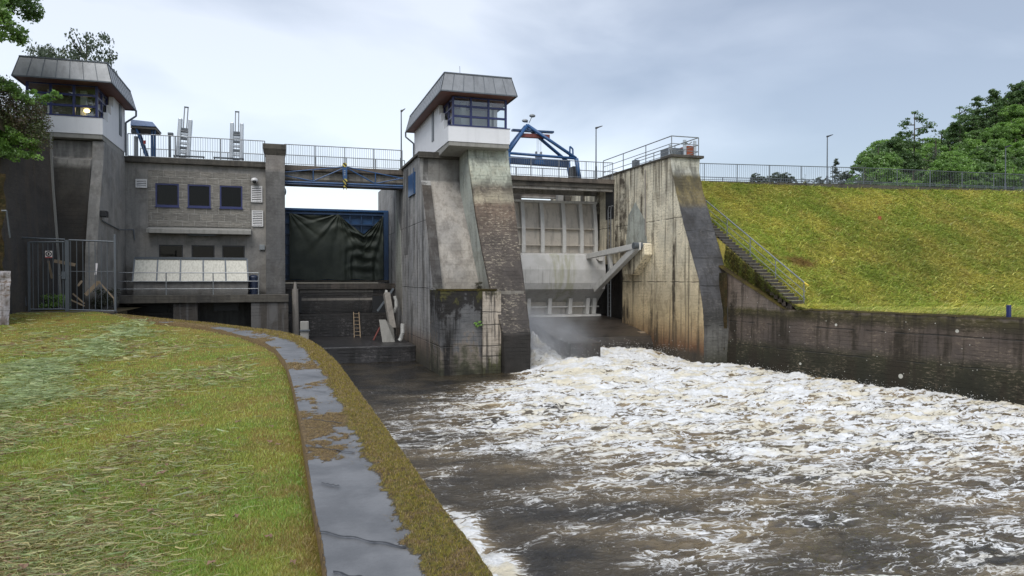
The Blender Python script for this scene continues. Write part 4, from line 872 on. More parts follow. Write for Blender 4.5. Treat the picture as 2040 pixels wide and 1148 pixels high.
a, b_ = P(1018, 315, Y=45.7), P(1135, 321, Y=45.7); MB().bar(a, b_, 0.2, 0.10).build('lifting_beam', M['blue'], cr)
MB().hexa([P(1063, 327, Y=45.5), P(1086, 328, Y=45.5), P(1086, 328, Y=45.9), P(1063, 327, Y=45.9), P(1068, 314, Y=45.5), P(1080, 314, Y=45.5), P(1080, 314, Y=45.9), P(1068, 314, Y=45.9)]).build('saddle', M['blue'], cr)
MB().path([P(1135, 312, Y=45.2), P(1135.5, 292, Y=45.2), P(1141, 297, Y=45.2), P(1141.5, 308, Y=45.2)], 0.06).build('hoop', M['blue'], cr)
MB().box(P(1137, 330, Y=45.8)[0], P(1149, 330, Y=45.8)[0], 45.4, 46.2, 6.6, 7.6).build('winch_box', M['black'], cr, bevel=0.05)
for px, py, tl_ in ((1046, 241, -0.3), (1060.5, 231, 0.5)):
    c = P(px, py, Y=45.7); fl = MB().sphere(c, 0.22, 0.16, 0.11).build('floodlight', M['galv'], cr, smooth=True)
    MB().tube(c, P(1052 + tl_ * 4, 245, Y=45.7), 0.025).build('bracket', M['galvdk'], fl)

# ---------------------------------------------------------------- lifting beam with hook block on the left bridge
lb = empty('lifting_truss', (3.6, 43.6, 5.4), 'light blue truss of thin tubes hung on the near face of the left bridge', 'truss')
Yt = 43.72; m = MB()
TL = [((568, 343), (683, 333)), ((568, 350), (624, 361)), ((624, 361), (683, 336)), ((624, 361), (624, 337)), ((691, 335), (747, 366)), ((691, 333), (803, 356)), ((747, 366), (803, 355)), ((748, 366), (748, 344))]
for a, b_ in TL: MB().tube(P(*a, Y=Yt), P(*b_, Y=Yt), 0.035, n=6).build('diagonal', M['blue'], lb)
MB().tube(P(568, 362, Y=Yt), P(803, 371, Y=Yt), 0.06).build('chord', M['blue'], lb); MB().tube(P(568, 366, Y=Yt), P(803, 375, Y=Yt), 0.045).build('chord', M['bluedk'], lb)
hb = empty('hook_block', P(687, 378, Y=43.5), 'blue pulley block with yellow and black striped ends at mid-span of the left bridge', 'pulley block')
MB().hexa([P(683, 357, Y=43.45), P(691.5, 357, Y=43.45), P(691.5, 357, Y=43.65), P(683, 357, Y=43.65), P(682, 333, Y=43.45), P(692, 333, Y=43.45), P(692, 333, Y=43.65), P(682, 333, Y=43.65)]).build('body', M['blue'], hb, bevel=0.015)
c = P(686.5, 329, Y=43.5); MB().tube((c[0], 43.42, c[2]), (c[0], 43.6, c[2]), 0.13, n=16).build('striped_sheave', M['stripe'], hb)
c = P(687.5, 360.5, Y=43.5); MB().tube((c[0], 43.42, c[2]), (c[0], 43.6, c[2]), 0.12, n=16).build('striped_sheave', M['stripe'], hb)
MB().tube(P(685.5, 371, Y=43.5), P(684.5, 378, Y=43.5), 0.05, 0.02).tube(P(689, 371, Y=43.5), P(690.5, 378, Y=43.5), 0.05, 0.02).tube(P(687.5, 364, Y=43.5), P(687.5, 373, Y=43.5), 0.07).build('double_hook', M['stripe'], hb)
MB().tube(P(685, 325, Y=43.5), P(685, 314, Y=43.5), 0.012, n=5).build('cable', M['galvdk'], hb)
for i in range(3):
    a = P(685, 341 + i * 4, Y=43.44); MB().box(a[0], a[0] + 0.1, 43.435, 43.45, a[2], a[2] + .03).build('slot', M['pipe'], hb)
hk = MB().sphere(P(567.5, 382, Y=43.2), 0.08, 0.12, 0.2).build('wall_bell', M['galvdk'], None, 'small dark bell fixed on the pillar edge under the left bridge', 'bell', smooth=True)

# ---------------------------------------------------------------- racks and canopy on the power house roof
def rack(px0, py0, px1, py1, label, Y=45.6):
    r = empty('lifting_rack', P(px0, py0, Y=Y), label, 'rack', 'silver gate lifting racks on the roof')
    a, b_ = Vector(P(px0, py0, Y=Y)), Vector(P(px1, py1, Y=Y)); ax = (b_ - a).normalized(); sx_ = Vector((0, 1, 0)).cross(ax).normalized()
    H = (b_ - a).length
    for s_ in (-1, 1): MB().bar(a + sx_ * 0.27 * s_, a + sx_ * 0.27 * s_ + ax * H * 0.78, 0.20, 0.4).build('cover_plate', M['alu'], r, bevel=0.04)
    for k in range(7): c = a + ax * (H * 0.08 + k * H * 0.085); MB().bar(c - sx_ * 0.17, c + sx_ * 0.17, 0.3, 0.12).build('rack_tooth', M['alu'] if k % 2 else M['galvdk'], r)
    for s_ in (-1, 1): MB().bar(a + ax * H * 0.6 + sx_ * 0.09 * s_, a + ax * H + sx_ * 0.09 * s_, 0.05, 0.12).build('guide_bar', M['galv'], r)
    MB().bar(a + ax * H - sx_ * 0.12, a + ax * H + sx_ * 0.12, 0.12, 0.06).build('cap', M['galvdk'], r)
    c = a + ax * H * 0.55; MB().bar(c - sx_ * 0.2, c + sx_ * 0.2, 0.45, 0.05).build('bracket', M['galv'], r)
rack(364, 322, 371.5, 214, 'left one of two silver toothed racks rising above the roof railing, tilted to the right')
rack(471, 326, 472.5, 223, 'right one of two silver toothed racks rising above the roof railing, upright')
cp = empty('canopy', P(285, 320, Y=45.5), 'small blue roof on slanted steel posts beside the left tower', 'canopy')
zr0, zr1 = zat(285, 254, 45), zat(285, 243, 45); xa, xb = -8.0, xat(316, 45)
MB().hexa([(xa, 44.6, zr0), (xb, 44.6, zr0), (xb, 46.6, zr0), (xa, 46.6, zr0), (xa, 44.75, zr1 + .05), (xb - .22, 44.75, zr1 - .02), (xb - .22, 46.5, zr1 - .02), (xa, 46.5, zr1 + .05)]).build('roof', M['blue'], cp, bevel=0.02)
MB().box(xa, xb - 0.05, 44.7, 46.5, zr0 - 0.12, zr0 - 0.005).build('soffit', M['greywood'], cp)
for p_ in ((303, 303), (308.5, 308)): MB().tube(P(p_[0], 256, Y=45.0), (P(p_[1], 318, Y=45.0)[0], 45.0, 6.6), 0.06).build('post', M['blue'], cp)
MB().tube(P(271, 255, Y=44.8), P(293, 318, Y=44.8), 0.06).build('strut', M['blue'], cp); MB().tube(P(275, 255, Y=45.2), P(297, 318, Y=45.2), 0.06).build('strut', M['bluedk'], cp)
MB().tube(P(271, 272, Y=45.0), P(271, 318, Y=45.0), 0.11).build('post', M['galv'], cp); a = P(269, 262, Y=45); MB().box(a[0] - .2, a[0] + .15, 44.9, 45.2, a[2] - .1, a[2] + .12).build('motor', M['galvdk'], cp, bevel=0.03)
sg = MB().box(*[P(286, 290, Y=44.7)[0], P(291, 290, Y=44.7)[0]], 44.68, 44.70, zat(288, 287, 44.7), zat(288, 280, 44.7)).build('notice_plate', M['signred'], None, 'tiny red notice plate on the canopy post behind the roof railing', 'sign')
pp = empty('floodlight_post', P(338, 322, Y=44.8), 'short grey post with a floodlight on the roof left of the racks', 'floodlight')
MB().tube(P(338, 318, Y=44.8), P(338, 272, Y=44.8), 0.07).build('post', M['galvdk'], pp); a = P(339, 267, Y=44.8); MB().box(a[0] - .12, a[0] + .16, 44.7, 44.95, a[2] - .08, a[2] + .07).build('lamp_head', M['galvdk'], pp, bevel=0.02)
for (p0_, p1_), lb_ in zip((((345, 313.5), (407, 316)), ((425, 316), (486, 319))), ('long low steel tray on the roof edge between the left tower and the racks', 'long low steel tray on the roof edge right of the left rack')):
    a, b_ = P(*p0_, Y=44.2), P(*p1_, Y=44.2); q = empty('roof_tray', (a[0], 44.2, 6.6), lb_, 'tray')
    MB().bar((a[0], 44.3, 6.86), (b_[0], 44.3, 6.86), 0.3, 0.05).build('tray', M['galvdk'], q)
    for x in (a[0] + .05, b_[0] - .05): MB().box(x - .03, x + .03, 44.25, 44.35, 6.6, 6.835).build('foot', M['galvdk'], q)

# ---------------------------------------------------------------- machinery on the right pier
ph_ = empty('gate_hoist', (22.2, 39.5, 6.95), 'grey gate hoist housing with a rusty red panel behind the pier railing', 'hoist')
Yh = 41.5
MB().box(xat(1333, Yh), xat(1366, Yh), Yh, Yh + 1.2, 6.95, zat(1350, 295, Yh)).build('housing', M['galvdk'], ph_, bevel=0.03)
MB().box(xat(1366, Yh), xat(1378, Yh), Yh - .1, Yh + 1.2, 6.95, zat(1370, 291, Yh)).build('panel', M['orange'], ph_)
for px, py in ((1332, 290), (1360, 280), (1380, 282)):
    xx = xat(px, Yh); MB().box(xx - .09, xx + .09, Yh - 0.25, Yh - 0.11, 6.95, zat(px, py, Yh)).build('column', M['alu'], ph_)
MB().path([P(1337, 306, Y=Yh - .3), P(1334, 297, Y=Yh - .3), P(1339, 295, Y=Yh - .3), P(1341, 303, Y=Yh - .3)], 0.04).path([P(1366, 284, Y=Yh - .3), P(1372, 288, Y=Yh - .3), P(1378, 283, Y=Yh - .3)], 0.04).build('lever', M['galv'], ph_)
a = P(1268, 320, Y=44.5); MB().box(a[0] - .2, a[0] + .2, 44.4, 44.8, 6.6, zat(1268, 319, 44.5)).build('control_cabinet', M['galvdk'], None, 'small grey cabinet on the right pier behind the sloping railing', 'cabinet', bevel=0.02)
a = P(1289, 325, Y=42.0); MB().sphere((a[0], 42, a[2] - .2), 0.28, 0.3, 0.22).build('lamp_dome', M['galv'], None, 'round grey dome on the right pier edge under the railing', 'dome', smooth=True)

# ---------------------------------------------------------------- street lamps
def lamp(px, pyt, Y, label, arm=0.9):
    z1 = zat(px, pyt, Y); x = xat(px, Y)
    t = empty('street_lamp', (x, Y, DECK), label, 'street lamp', 'slim street lamps on the dam crest')
    MB().tube((x, Y, DECK), (x, Y, DECK + 1.0), 0.07, n=10).tube((x, Y, DECK + 1.0), (x, Y, z1 - .1), 0.045, 0.035, n=10).build('pole', M['galvdk'], t, smooth=False)
    MB().hexa([(x - .04, Y - .07, z1 - .12), (x + .08, Y - .1, z1 - .12), (x + .08, Y + .1, z1 - .12), (x - .04, Y + .07, z1 - .12), (x - .04, Y - .05, z1 - .02), (x + .08, Y - .08, z1), (x + .08, Y + .08, z1), (x - .04, Y + .05, z1 - .02)]).hexa([(x + .08, Y - .1, z1 - .1), (x + .5 * arm, Y - .1, z1 + .06), (x + .5 * arm, Y + .1, z1 + .06), (x + .08, Y + .1, z1 - .1), (x + .08, Y - .08, z1 + .0), (x + .48 * arm, Y - .08, z1 + .1), (x + .48 * arm, Y + .08, z1 + .1), (x + .08, Y + .08, z1)]).build('lamp_head', M['black'], t)
lamp(800, 219, 45.6, 'slim street lamp on the bridge just left of the right tower', 0.5)
lamp(1187, 253, 45.0, 'slim street lamp between the blue crane and the right pier')
lamp(1646.5, 270, 44.0, 'slim street lamp on the crest in open sky above the middle of the slope')
lamp(2001, 291, 43.0, 'slim street lamp on the crest in front of the wooded hill', 1.1)

# ---------------------------------------------------------------- entrance gate, lower left
GYt = 34.5; gz = -1.36
xg = lambda p: xat(p, GYt)
zt2 = zat(120, 478, GYt)
eg = empty('entrance_gate', (xg(90), GYt, gz), 'grey barred steel gate with a no-entry sign below the dark wall', 'gate')
MB().box(xg(56), xg(60), GYt - .04, GYt + .06, gz, zt2 - .1).build('post', M['galvdk'], eg)
MB().box(xg(130) + 0.0, xg(138), GYt - .04, GYt + .06, gz, zt2).build('post', M['galvdk'], eg)
MB().tube((xg(60), GYt, zt2 - .12), (xg(129), GYt, zt2 - .08), 0.04).tube((xg(60), GYt, gz + .08), (xg(129), GYt, gz + .08), 0.035).tube((xg(12), GYt, zt2 + .08), (xg(130), GYt, zt2 + .02), 0.035).build('frame', M['galvdk'], eg)
for i in range(7): x = xg(66) + (xg(126) - xg(66)) * i / 6; MB().tube((x, GYt, gz + .08), (x, GYt, zt2 - .1), 0.016 if i < 6 else 0.03, n=6).build('bar', M['galvdk'], eg)
for p0_, p1_ in (((16, 500), (48, 612)), ((37, 480), (52, 610))): MB().tube(P(*p0_, Y=GYt), P(*p1_, Y=GYt), 0.03, n=6).build('side_bar', M['galvdk'], eg)
MB().box(xg(124), xg(132), GYt - .09, GYt - .045, zat(128, 556, GYt), zat(128, 541, GYt)).build('lock', M['galvdk'], eg); MB().tube((xg(117), GYt - .08, zat(120, 549, GYt)), (xg(125), GYt - .08, zat(120, 549, GYt)), 0.015).build('handle', M['galvdk'], eg)
ef = empty('barred_fence', (xg(185), GYt, gz), 'grey barred fence panel right of the entrance gate, tall end post', 'fence')
MB().tube((xg(138), GYt, zt2), (xg(231), GYt, zt2 - .05), 0.035).tube((xg(138), GYt, gz + .05), (xg(229), GYt, gz - .02), 0.03).tube((xg(139), GYt, zat(180, 541, GYt)), (xg(229), GYt, zat(180, 541, GYt)), 0.012).build('frame', M['galvdk'], ef)
for i in range(7): x = xg(141) + (xg(214) - xg(141)) * i / 6; MB().tube((x, GYt, gz + .05), (x, GYt, zt2), 0.016, n=6).build('bar', M['galvdk'], ef)
MB().box(xg(227.5), xg(231.5), GYt - .04, GYt + .04, gz - .3, zat(229, 467, GYt)).build('post', M['galvdk'], ef)
sx0, sx1, sz0, sz1 = xg(91.5), xg(105.5), zat(98, 514, GYt), zat(98, 500, GYt)
sgn = empty('warning_sign', ((sx0 + sx1) / 2, GYt - .05, sz0), 'small white square no-entry sign with a dark ring on the entrance gate', 'sign')
MB().box(sx0, sx1, GYt - .06, GYt - .045, sz0, sz1).build('board', M['sign'], sgn); mc = ((sx0 + sx1) / 2, (sz0 + sz1) / 2 + .015)
m = MB(); rr0, rr1 = 0.075, 0.115; N_ = 28
for i in range(N_):
    t0, t1 = 2 * math.pi * i / N_, 2 * math.pi * (i + 1) / N_
    m.quad(*[(mc[0] + r * math.cos(t), GYt - .064, mc[1] + r * math.sin(t)) for r, t in ((rr0, t0), (rr1, t0), (rr1, t1), (rr0, t1))])
m.build('ring', M['black'], sgn); MB().box(mc[0] - .035, mc[0] + .03, GYt - .066, GYt - .061, mc[1] - .05, mc[1] + .05).build('figure', M['black'], sgn)
MB().box(sx0, sx1, GYt - .066, GYt - .061, sz0, sz0 + .035).build('red_band', M['signred'], sgn)
sill = MB().box(xg(45), xg(231), GYt - .35, GYt + .3, -1.75, gz - .02).build('gate_sill', M['cap'], None, 'low concrete sill under the entrance gate', 'sill', bevel=0.03)
# broken timbers behind the fence
TB = [((145, 585), (168, 605)), ((142, 598), (168, 610)), ((170, 588), (196, 562)), ((196, 560), (228, 596)), ((228, 594), (231, 625)), ((155, 570), (163, 560)), ((96, 520), (104, 555)), ((108, 520), (150, 528)), ((190, 548), (193, 525))]
for i, (a, b_) in enumerate(TB):
    lbs = ['broken timber lying behind the fence, leftmost on the ground', 'pale lath on the ground behind the fence', 'thick broken timber leaning up behind the middle of the fence', 'thin timber leaning down to the right behind the fence', 'upright timber stub beside the fence end post', 'short timber stub behind the fence near the gate lock', 'thin rod leaning on the dark wall behind the gate sign', 'splintered board fixed to the dark wall behind the gate', 'white reflective strip leaning behind the fence']
    YY = 35.2 if i < 6 else 36.0
    MB().bar(P(*a, Y=YY), P(*b_, Y=YY + .15), 0.08 if i not in (2, 7) else 0.16, 0.06 if i not in (2, 7) else 0.14).build('broken_timber' if i != 8 else 'marker_strip', M['wood'] if i != 8 else M['sign'], None, lbs[i], 'timber' if i != 8 else 'strip', 'broken timbers behind the entrance fence' if i != 8 else None)
# floodlight + conduit on tower base
yq = P(208, 430, X=-8.0)[1]
fl = empty('wall_floodlight', (-7.98, yq, 3.2), 'black floodlight with a bent conduit on the side wall of the left tower base', 'floodlight')
c = P(207, 427, X=-7.95); MB().box(-8.07, -7.8, c[1] - .22, c[1] + .22, c[2] - .14, c[2] + .16).build('lamp_head', M['black'], fl, bevel=0.03)
a = P(204, 440, X=-8.03); b1 = P(238, 458, X=-8.03); 
MB().path([a, b1, (P(266, 458, Y=43.62)[0], 43.62, zat(266, 458, 43.62)), (P(268, 458, Y=43.62)[0], 43.62, zat(268, 478, 43.62))], 0.03).build('conduit', M['galvdk'], fl)

# ---------------------------------------------------------------- stairs on the slope
GR = 0.565
def crestY(x): return 42.4 - (x - 27) * 0.1016 if x > 27 else 42.4
def slz(x, y): return 6.5 - GR * (crestY(x) - y)
XS0, XS1 = 23.08, 23.72
st = empty('garden_stairs', ((XS0 + XS1) / 2, 28.2, -1.4), 'narrow dark concrete stairs climbing the grass slope beside the right pier', 'stairs')
n_ = 43
M['greytread'] = plain('worn_tread', (0.13, 0.13, 0.12), 0.8, dirt=0.6)
for i in range(n_):
    y = 28.75 + i * 0.30; z = slz(23, y) + 0.16
    MB().box(XS0, XS1, y, y + 0.42, z - 0.45, z - 0.035).build('step', M['ramp'], st)
    MB().box(XS0 - .02, XS1 + .02, y - 0.02, y + 0.30, z - 0.033, z - 0.004).build('tread', M['greytread'], st)
hr = empty('handrail', (24.05, 28, -1.2), 'steel handrail with a yellow tip beside the slope stairs', 'handrail')
for hgt, r_ in ((1.0, 0.035), (0.6, 0.018), (0.25, 0.018)):
    MB().tube((23.82, 28.7, slz(24, 28.7) + hgt), (23.82, 41.5, slz(24, 41.5) + hgt), r_).build('rail', M['galv'], hr)
for i in range(7): y = 28.8 + i * 2.1; MB().tube((23.82, y, slz(24, y) - .1), (23.82, y, slz(24, y) + 1.0), 0.025).build('post', M['galv'], hr)
MB().tube((23.82, 28.5, slz(24, 28.7) + .90), (23.82, 28.75, slz(24, 28.75) + 1.0), 0.045).build('tip', M['yellow'], hr)
# posts and markers
a = P(2002, 619, Y=20.0); xw = None
# ================================================================== terrain
# ---------------------------------------------------------------- right river wall, berm, slope, crest road
WX = [(-30, 37.0), (9, 27.8), (19.2, 25.4), (29.2, 22.9), (33.3, 22.45), (36.5, 22.3)]
def wallx(y): return float(np.interp(y, [a for a, _ in WX], [b for _, b in WX]))
def wallz(y): return -1.48 if y < 29.2 else -1.48 + 0.45 * (y - 29.2)
rwl = empty('river_wall', (25, 15, WL - 1.2), 'long dark mossy concrete river wall with white lichen spots below the grass slope', 'wall')
ys = np.r_[np.linspace(-30, 10, 30), np.linspace(10.4, 36.5, 110)]; nz_ = 26
V = np.zeros((len(ys), nz_, 3))
for i, y in enumerate(ys):
    for j in range(nz_):
        z = -6.0 + (wallz(y) + 6.0) * j / (nz_ - 1); V[i, j] = (wallx(y) + 0.10 * (z - WL) / 3, y, z)
dsp = 0.05 * fbm(V[..., 1] * 0.9 + 30, V[..., 2] * 2.2, 4) + 0.03 * (V[..., 2] < -3.45); V[..., 0] -= dsp
npmesh('wall_face', V.reshape(-1, 3), grid_faces(len(ys), nz_), M['wallr'], rwl, loc=(25, 15, -5))
V = np.zeros((len(ys), 6, 3))
for i, y in enumerate(ys):
    for j in range(6): V[i, j] = (wallx(y) + 0.07 + (0.62 if y < 29 else 0.40) * j / 5, y, wallz(y) + (0.05 if 0 < j else 0.0) + 0.03 * float(perlin(np.array([y * 2.3]), np.array([j * .8]))[0]))
npmesh('mossy_coping', V.reshape(-1, 3), grid_faces(len(ys), 6), M['moss'], rwl, loc=(25, 15, -1))
# vertical mossy seam next to the pier
MB().box(22.25, 22.45, 33.06, 33.5, -6, 0.3).build('corner_seam', M['rock'], rwl)

ys = np.r_[np.linspace(-30, 8, 14), np.linspace(8.5, 42.4, 130)]
offs = np.r_[[0.0, 0.5, 1.2], np.linspace(2, 14, 40), np.linspace(14.6, 75, 80)]
V = np.zeros((len(ys), len(offs), 3))
for i, y in enumerate(ys):
    for j, o_ in enumerate(offs):
        x0 = wallx(y) + 0.55
        if y > 27.5:   # beside the stairs
            x = [x0 - .12, min(XS0, max(x0, XS0)), XS1][j] if j < 3 else XS1 + (o_ - 1.2)
        else: x = x0 + o_
        q = min(1, max(0, (y - 24.5) / 3)); x = x
        yy = y if y < 27.5 else 27.5 + (y - 27.5) * (crestY(x) - 27.5) / (42.4 - 27.5)
        z = max(slz(x, yy), -1.46) if (j > 0 or y <= 27.5) else min(max(slz(x, yy), -1.46), wallz(y) + 0.05)
        if j > 2: z += 0.0
        V[i, j] = (x, yy, z)
nn = 0.10 * fbm(V[..., 0] * 0.5, V[..., 1] * 0.5, 3); nn[:, :3] *= 0.1; nn[-3:] *= 0.1
V[..., 2] += nn
V[..., 2] = np.minimum(V[..., 2], 6.52)
npmesh('grass_slope', V.reshape(-1, 3), grid_faces(*V.shape[:2]), M['slope'], loc=(40, 30, -1.5), smooth=True, kind='structure')
SLV = V
road = MB()
cr_pts = [(22.0, crest[0][1])] + [(p[0], p[1]) for p in crest[1:]]
for a, b_ in zip(cr_pts[:-1], cr_pts[1:]):
    road.quad((a[0], a[1] - .12, 6.56), (b_[0], b_[1] - .12, 6.56), (b_[0], b_[1] + 7, 6.56), (a[0], a[1] + 7, 6.56))
    road.quad((a[0], a[1] - .12, 6.2), (b_[0], b_[1] - .12, 6.2), (b_[0], b_[1] - .12, 6.56), (a[0], a[1] - .12, 6.56))
road.build('crest_road', M['cap'], None, kind='structure')
# ground sheet, reservoir, wooded hill
MB().quad((-3000, -3000, -6.2), (3000, -3000, -6.2), (3000, 3000, -6.2), (-3000, 3000, -6.2)).build('ground', M['earth'], None, kind='structure')
s = NT('reservoir_water'); M['resw'] = s.done((0.03, 0.035, 0.03), 0.1, s.bump(s.noise(1.2, 4), 0.3, 0.1))
MB().quad((-400, 53, 4.3), (600, 53, 4.3), (600, 900, 4.3), (-400, 900, 4.3)).build('reservoir', M['resw'], None, kind='structure')
def skyline(px): return float(np.interp(px, [1690, 1705, 1735, 1760, 1800, 1850, 1900, 1950, 2000, 2040, 2200, 2500], [345, 318, 280, 255, 252, 250, 226, 198, 166, 150, 108, 80]))
def hillz(x, y):
    px = 1020 + F * math.tan(math.atan2(x, y) - TH); dep = x * math.sin(TH) + y * math.cos(TH)
    top = (HOR - skyline(px)) / F * dep; q = min(1, max(0, (dep - 76) / 45))
    return 6.0 + max(0, top - 17) * q if px > 1680 else 6.0 - 3 * min(1, (1680 - px) / 60)
gx, gy = np.meshgrid(np.linspace(52, 230, 70), np.linspace(54, 210, 60))
hz_ = np.array([[hillz(a, b_) for a, b_ in zip(r1, r2)] for r1, r2 in zip(gx, gy)]) + 0.6 * fbm(gx * .05, gy * .05)
npmesh('wooded_hill', np.stack([gx, gy, hz_], -1).reshape(-1, 3), grid_faces(60, 70), M['forestfloor'], loc=(120, 120, 5), smooth=True, kind='structure')
MB().box(40, 150, 150, 175, 3.0, 6.2).build('far_bank', M['forestfloor'], None, kind='structure')

# ---------------------------------------------------------------- river wall with path (left), lawn
outer_px = [(977, 1148), (953, 1106), (920, 1070), (882, 1020), (829, 944), (786, 882), (748, 829), (710, 777), (677, 731), (643, 698), (619, 682), (595, 672), (562, 664), (500, 656.5), (419, 646), (352, 640), (286, 633), (231, 627.5)]
inner_px = [(648, 1148), (638, 1068), (622, 996), (610, 910), (603, 867), (591, 805), (579, 753), (567, 718), (548, 695), (524, 681), (500, 673), (460, 663), (419, 653.5), (352, 646), (270, 638), (220, 631.5), (150, 624.5)]
def curve(pts, n, zc=TOPW):
    q = np.array([P(a, b_, Z=zc)[:2] for a, b_ in pts]); d0 = q[0] - q[1]; d0 /= np.linalg.norm(d0)
    if q is not None: q = np.r_[[q[0] + d0 * 10], q]
    L_ = np.r_[0, np.cumsum(np.linalg.norm(np.diff(q, axis=0), axis=1))]
    s_ = np.linspace(0, L_[-1], 4000); c = np.c_[np.interp(s_, L_, q[:, 0]), np.interp(s_, L_, q[:, 1])]
    k = 121; ker = np.hanning(k); ker /= ker.sum(); pad = np.r_[c[0] - (c[1] - c[0]) * np.arange(60, 0, -1)[:, None], c, c[-1] + (c[-1] - c[-2]) * np.arange(1, 61)[:, None]]
    c = np.c_[np.convolve(pad[:, 0], ker, 'valid'), np.convolve(pad[:, 1], ker, 'valid')]
    return c
OUT, INN = curve(outer_px, 0), curve(inner_px, 0)
# match by distance: non-uniform stations, dense close to the viewer
NS = 620; u = np.linspace(0, 1, NS); st_ = (0.17 + 0.83 * u ** 1.35); st_ = np.r_[np.linspace(0, 0.165, 12), st_]; NS = len(st_)
ii = (st_ * 3999).astype(int); o2, i2 = OUT[ii], INN[ii]
tt = np.r_[0, 0.0001, np.linspace(0.02, 0.98, 46), 0.9999, 1.0]
PV = np.zeros((NS, len(tt), 3)); 
PV[..., :2] = i2[:, None, :] * (1 - tt)[None, :, None] + o2[:, None, :] * tt[None, :, None]
xx_, yy_ = PV[..., 0], PV[..., 1]; ttg = np.broadcast_to(tt, xx_.shape)
n1 = fbm(xx_ * 1.3 + 5, yy_ * 1.1, 4); n2_ = fbm(xx_ * 7, yy_ * 7, 4); n3_ = fbm(xx_ * 0.55 + 9, yy_ * 0.40 + 3, 3)
far = sm(9, 26, yy_)
edge = sm(0.46, 0.66, ttg + 0.15 * n1 + 0.12 * n2_ - 0.05)
patch = sm(0.10, 0.26, n3_ * 1.25 + 0.32 * n2_ + 0.20 * sm(6.5, 8.5, yy_) * sm(13, 10, yy_) + 0.30 * sm(16, 26, yy_) - 0.12 * sm(6.5, 4.5, yy_) + 0.08 * sm(0.1, 0.0, ttg))
edge = sm(0.0, 1.0, edge); moss = np.clip(np.maximum(edge, patch * 0.95), 0, 1); moss[:, 0:2] = 0.9
lump = np.clip(fbm(xx_ * 11, yy_ * 11, 3) * 0.5 + 0.55, 0, 1)
PV[..., 2] = TOPW + 0.008 * n1 + edge * (0.014 + 0.040 * lump) + np.where(edge < patch, patch * (0.006 + 0.012 * lump), 0)
PV[:, -2:, 2] -= 0.01; PV[:, 0, 2] = TOPW - 0.35; PV[:, -1, 2] = -6
PV[:, -1, :2] = o2 + 0.02; PV[:, 0, :2] = i2
mtype = edge   # olive moss at the brink, brown needles elsewhere
s = NT('path_top'); am = s.n('ShaderNodeAttribute', attribute_name='moss').outputs['Fac']; ae = s.n('ShaderNodeAttribute', attribute_name='edge').outputs['Fac']
f1 = s.noise(26, 6, 0.75); f2 = s.noise(5, 5, 0.65); f3 = s.noise(90, 4, 0.7)
wetc = s.mix(s.step(s.noise(2.0, 5, 0.6), 0.35, 0.65), (0.085, 0.088, 0.092), (0.135, 0.138, 0.142)); wetc = s.mix(s.math('MULTIPLY', s.step(f3, 0.60, 0.7), 0.5), wetc, (0.02, 0.02, 0.018))
needle = s.mix(s.step(f1, 0.38, 0.62), (0.060, 0.038, 0.016), (0.20, 0.135, 0.055)); mossc = s.mix(s.step(f1, 0.35, 0.6), (0.030, 0.030, 0.004), (0.165, 0.145, 0.012))
mossc = s.mix(s.step(f2, 0.50, 0.62), mossc, needle); dry = s.mix(ae, needle, mossc)
k = s.step(s.math('ADD', am, s.math('MULTIPLY', s.math('ADD', s.math('SUBTRACT', f1, 0.5), s.math('MULTIPLY', s.math('SUBTRACT', s.noise(7, 5, 0.7), 0.5), 0.9)), 1.1)), 0.33, 0.56)
rgh = s.math('ADD', s.math('MULTIPLY', k, 0.55), s.math('ADD', 0.26, s.math('MULTIPLY', s.math('ADD', f2, f1), 0.26)))
M['path'] = s.done(s.mix(k, wetc, dry), rgh, s.bump(s.math('MULTIPLY', s.math('ADD', f1, s.math('MULTIPLY', f3, 0.4)), s.math('ADD', 0.07, k)), 0.9, 0.03), spec=0.5)
lw = empty('river_wall', (0, 10, WL - 1.2), 'curved low river wall with a wet mossy concrete path on top, beside the lawn', 'wall')
npmesh('path_top', PV.reshape(-1, 3), grid_faces(NS, len(tt)), M['path'], lw, loc=(0, 10, -2), attrs={'moss': moss.ravel(), 'edge': mtype.ravel()}, smooth=True)
cum = np.r_[0, np.cumsum(np.linalg.norm(np.diff(i2, axis=0), axis=1))]
def joint(px, py, f0=0.0, f1_=0.66):
    p = np.array(P(px, py, Z=TOPW)[:2]); k = int(np.argmin(np.linalg.norm(i2 - p, axis=1)))
    a, b_ = i2[k], o2[k]; dd = b_ - a; m = MB(); t_ = (i2[k + 1] - i2[k - 1]); t_ /= np.linalg.norm(t_); pr = None
    for i in range(25):
        f = f0 + (f1_ - f0) * i / 24; w_ = (0.009 + 0.009 * random.random()); c_ = a + dd * f + t_ * 0.015 * math.sin(i * 0.9)
        cur = (c_ - t_ * w_, c_ + t_ * w_)
        if pr is not None: m.quad((*pr[0], TOPW + .016), (*cur[0], TOPW + .016), (*cur[1], TOPW + .016), (*pr[1], TOPW + .016))
        pr = cur
    m.build('joint', M['black'], lw)
joint(636, 1066, 0.0, 0.66); joint(588, 775, 0.12, 0.5); joint(617, 962, 0.1, 0.25); joint(606, 890, 0.0, 0.5); joint(597, 835, 0.05, 0.6); joint(580, 745, 0.1, 0.6); joint(648, 1140, 0.05, 0.5)

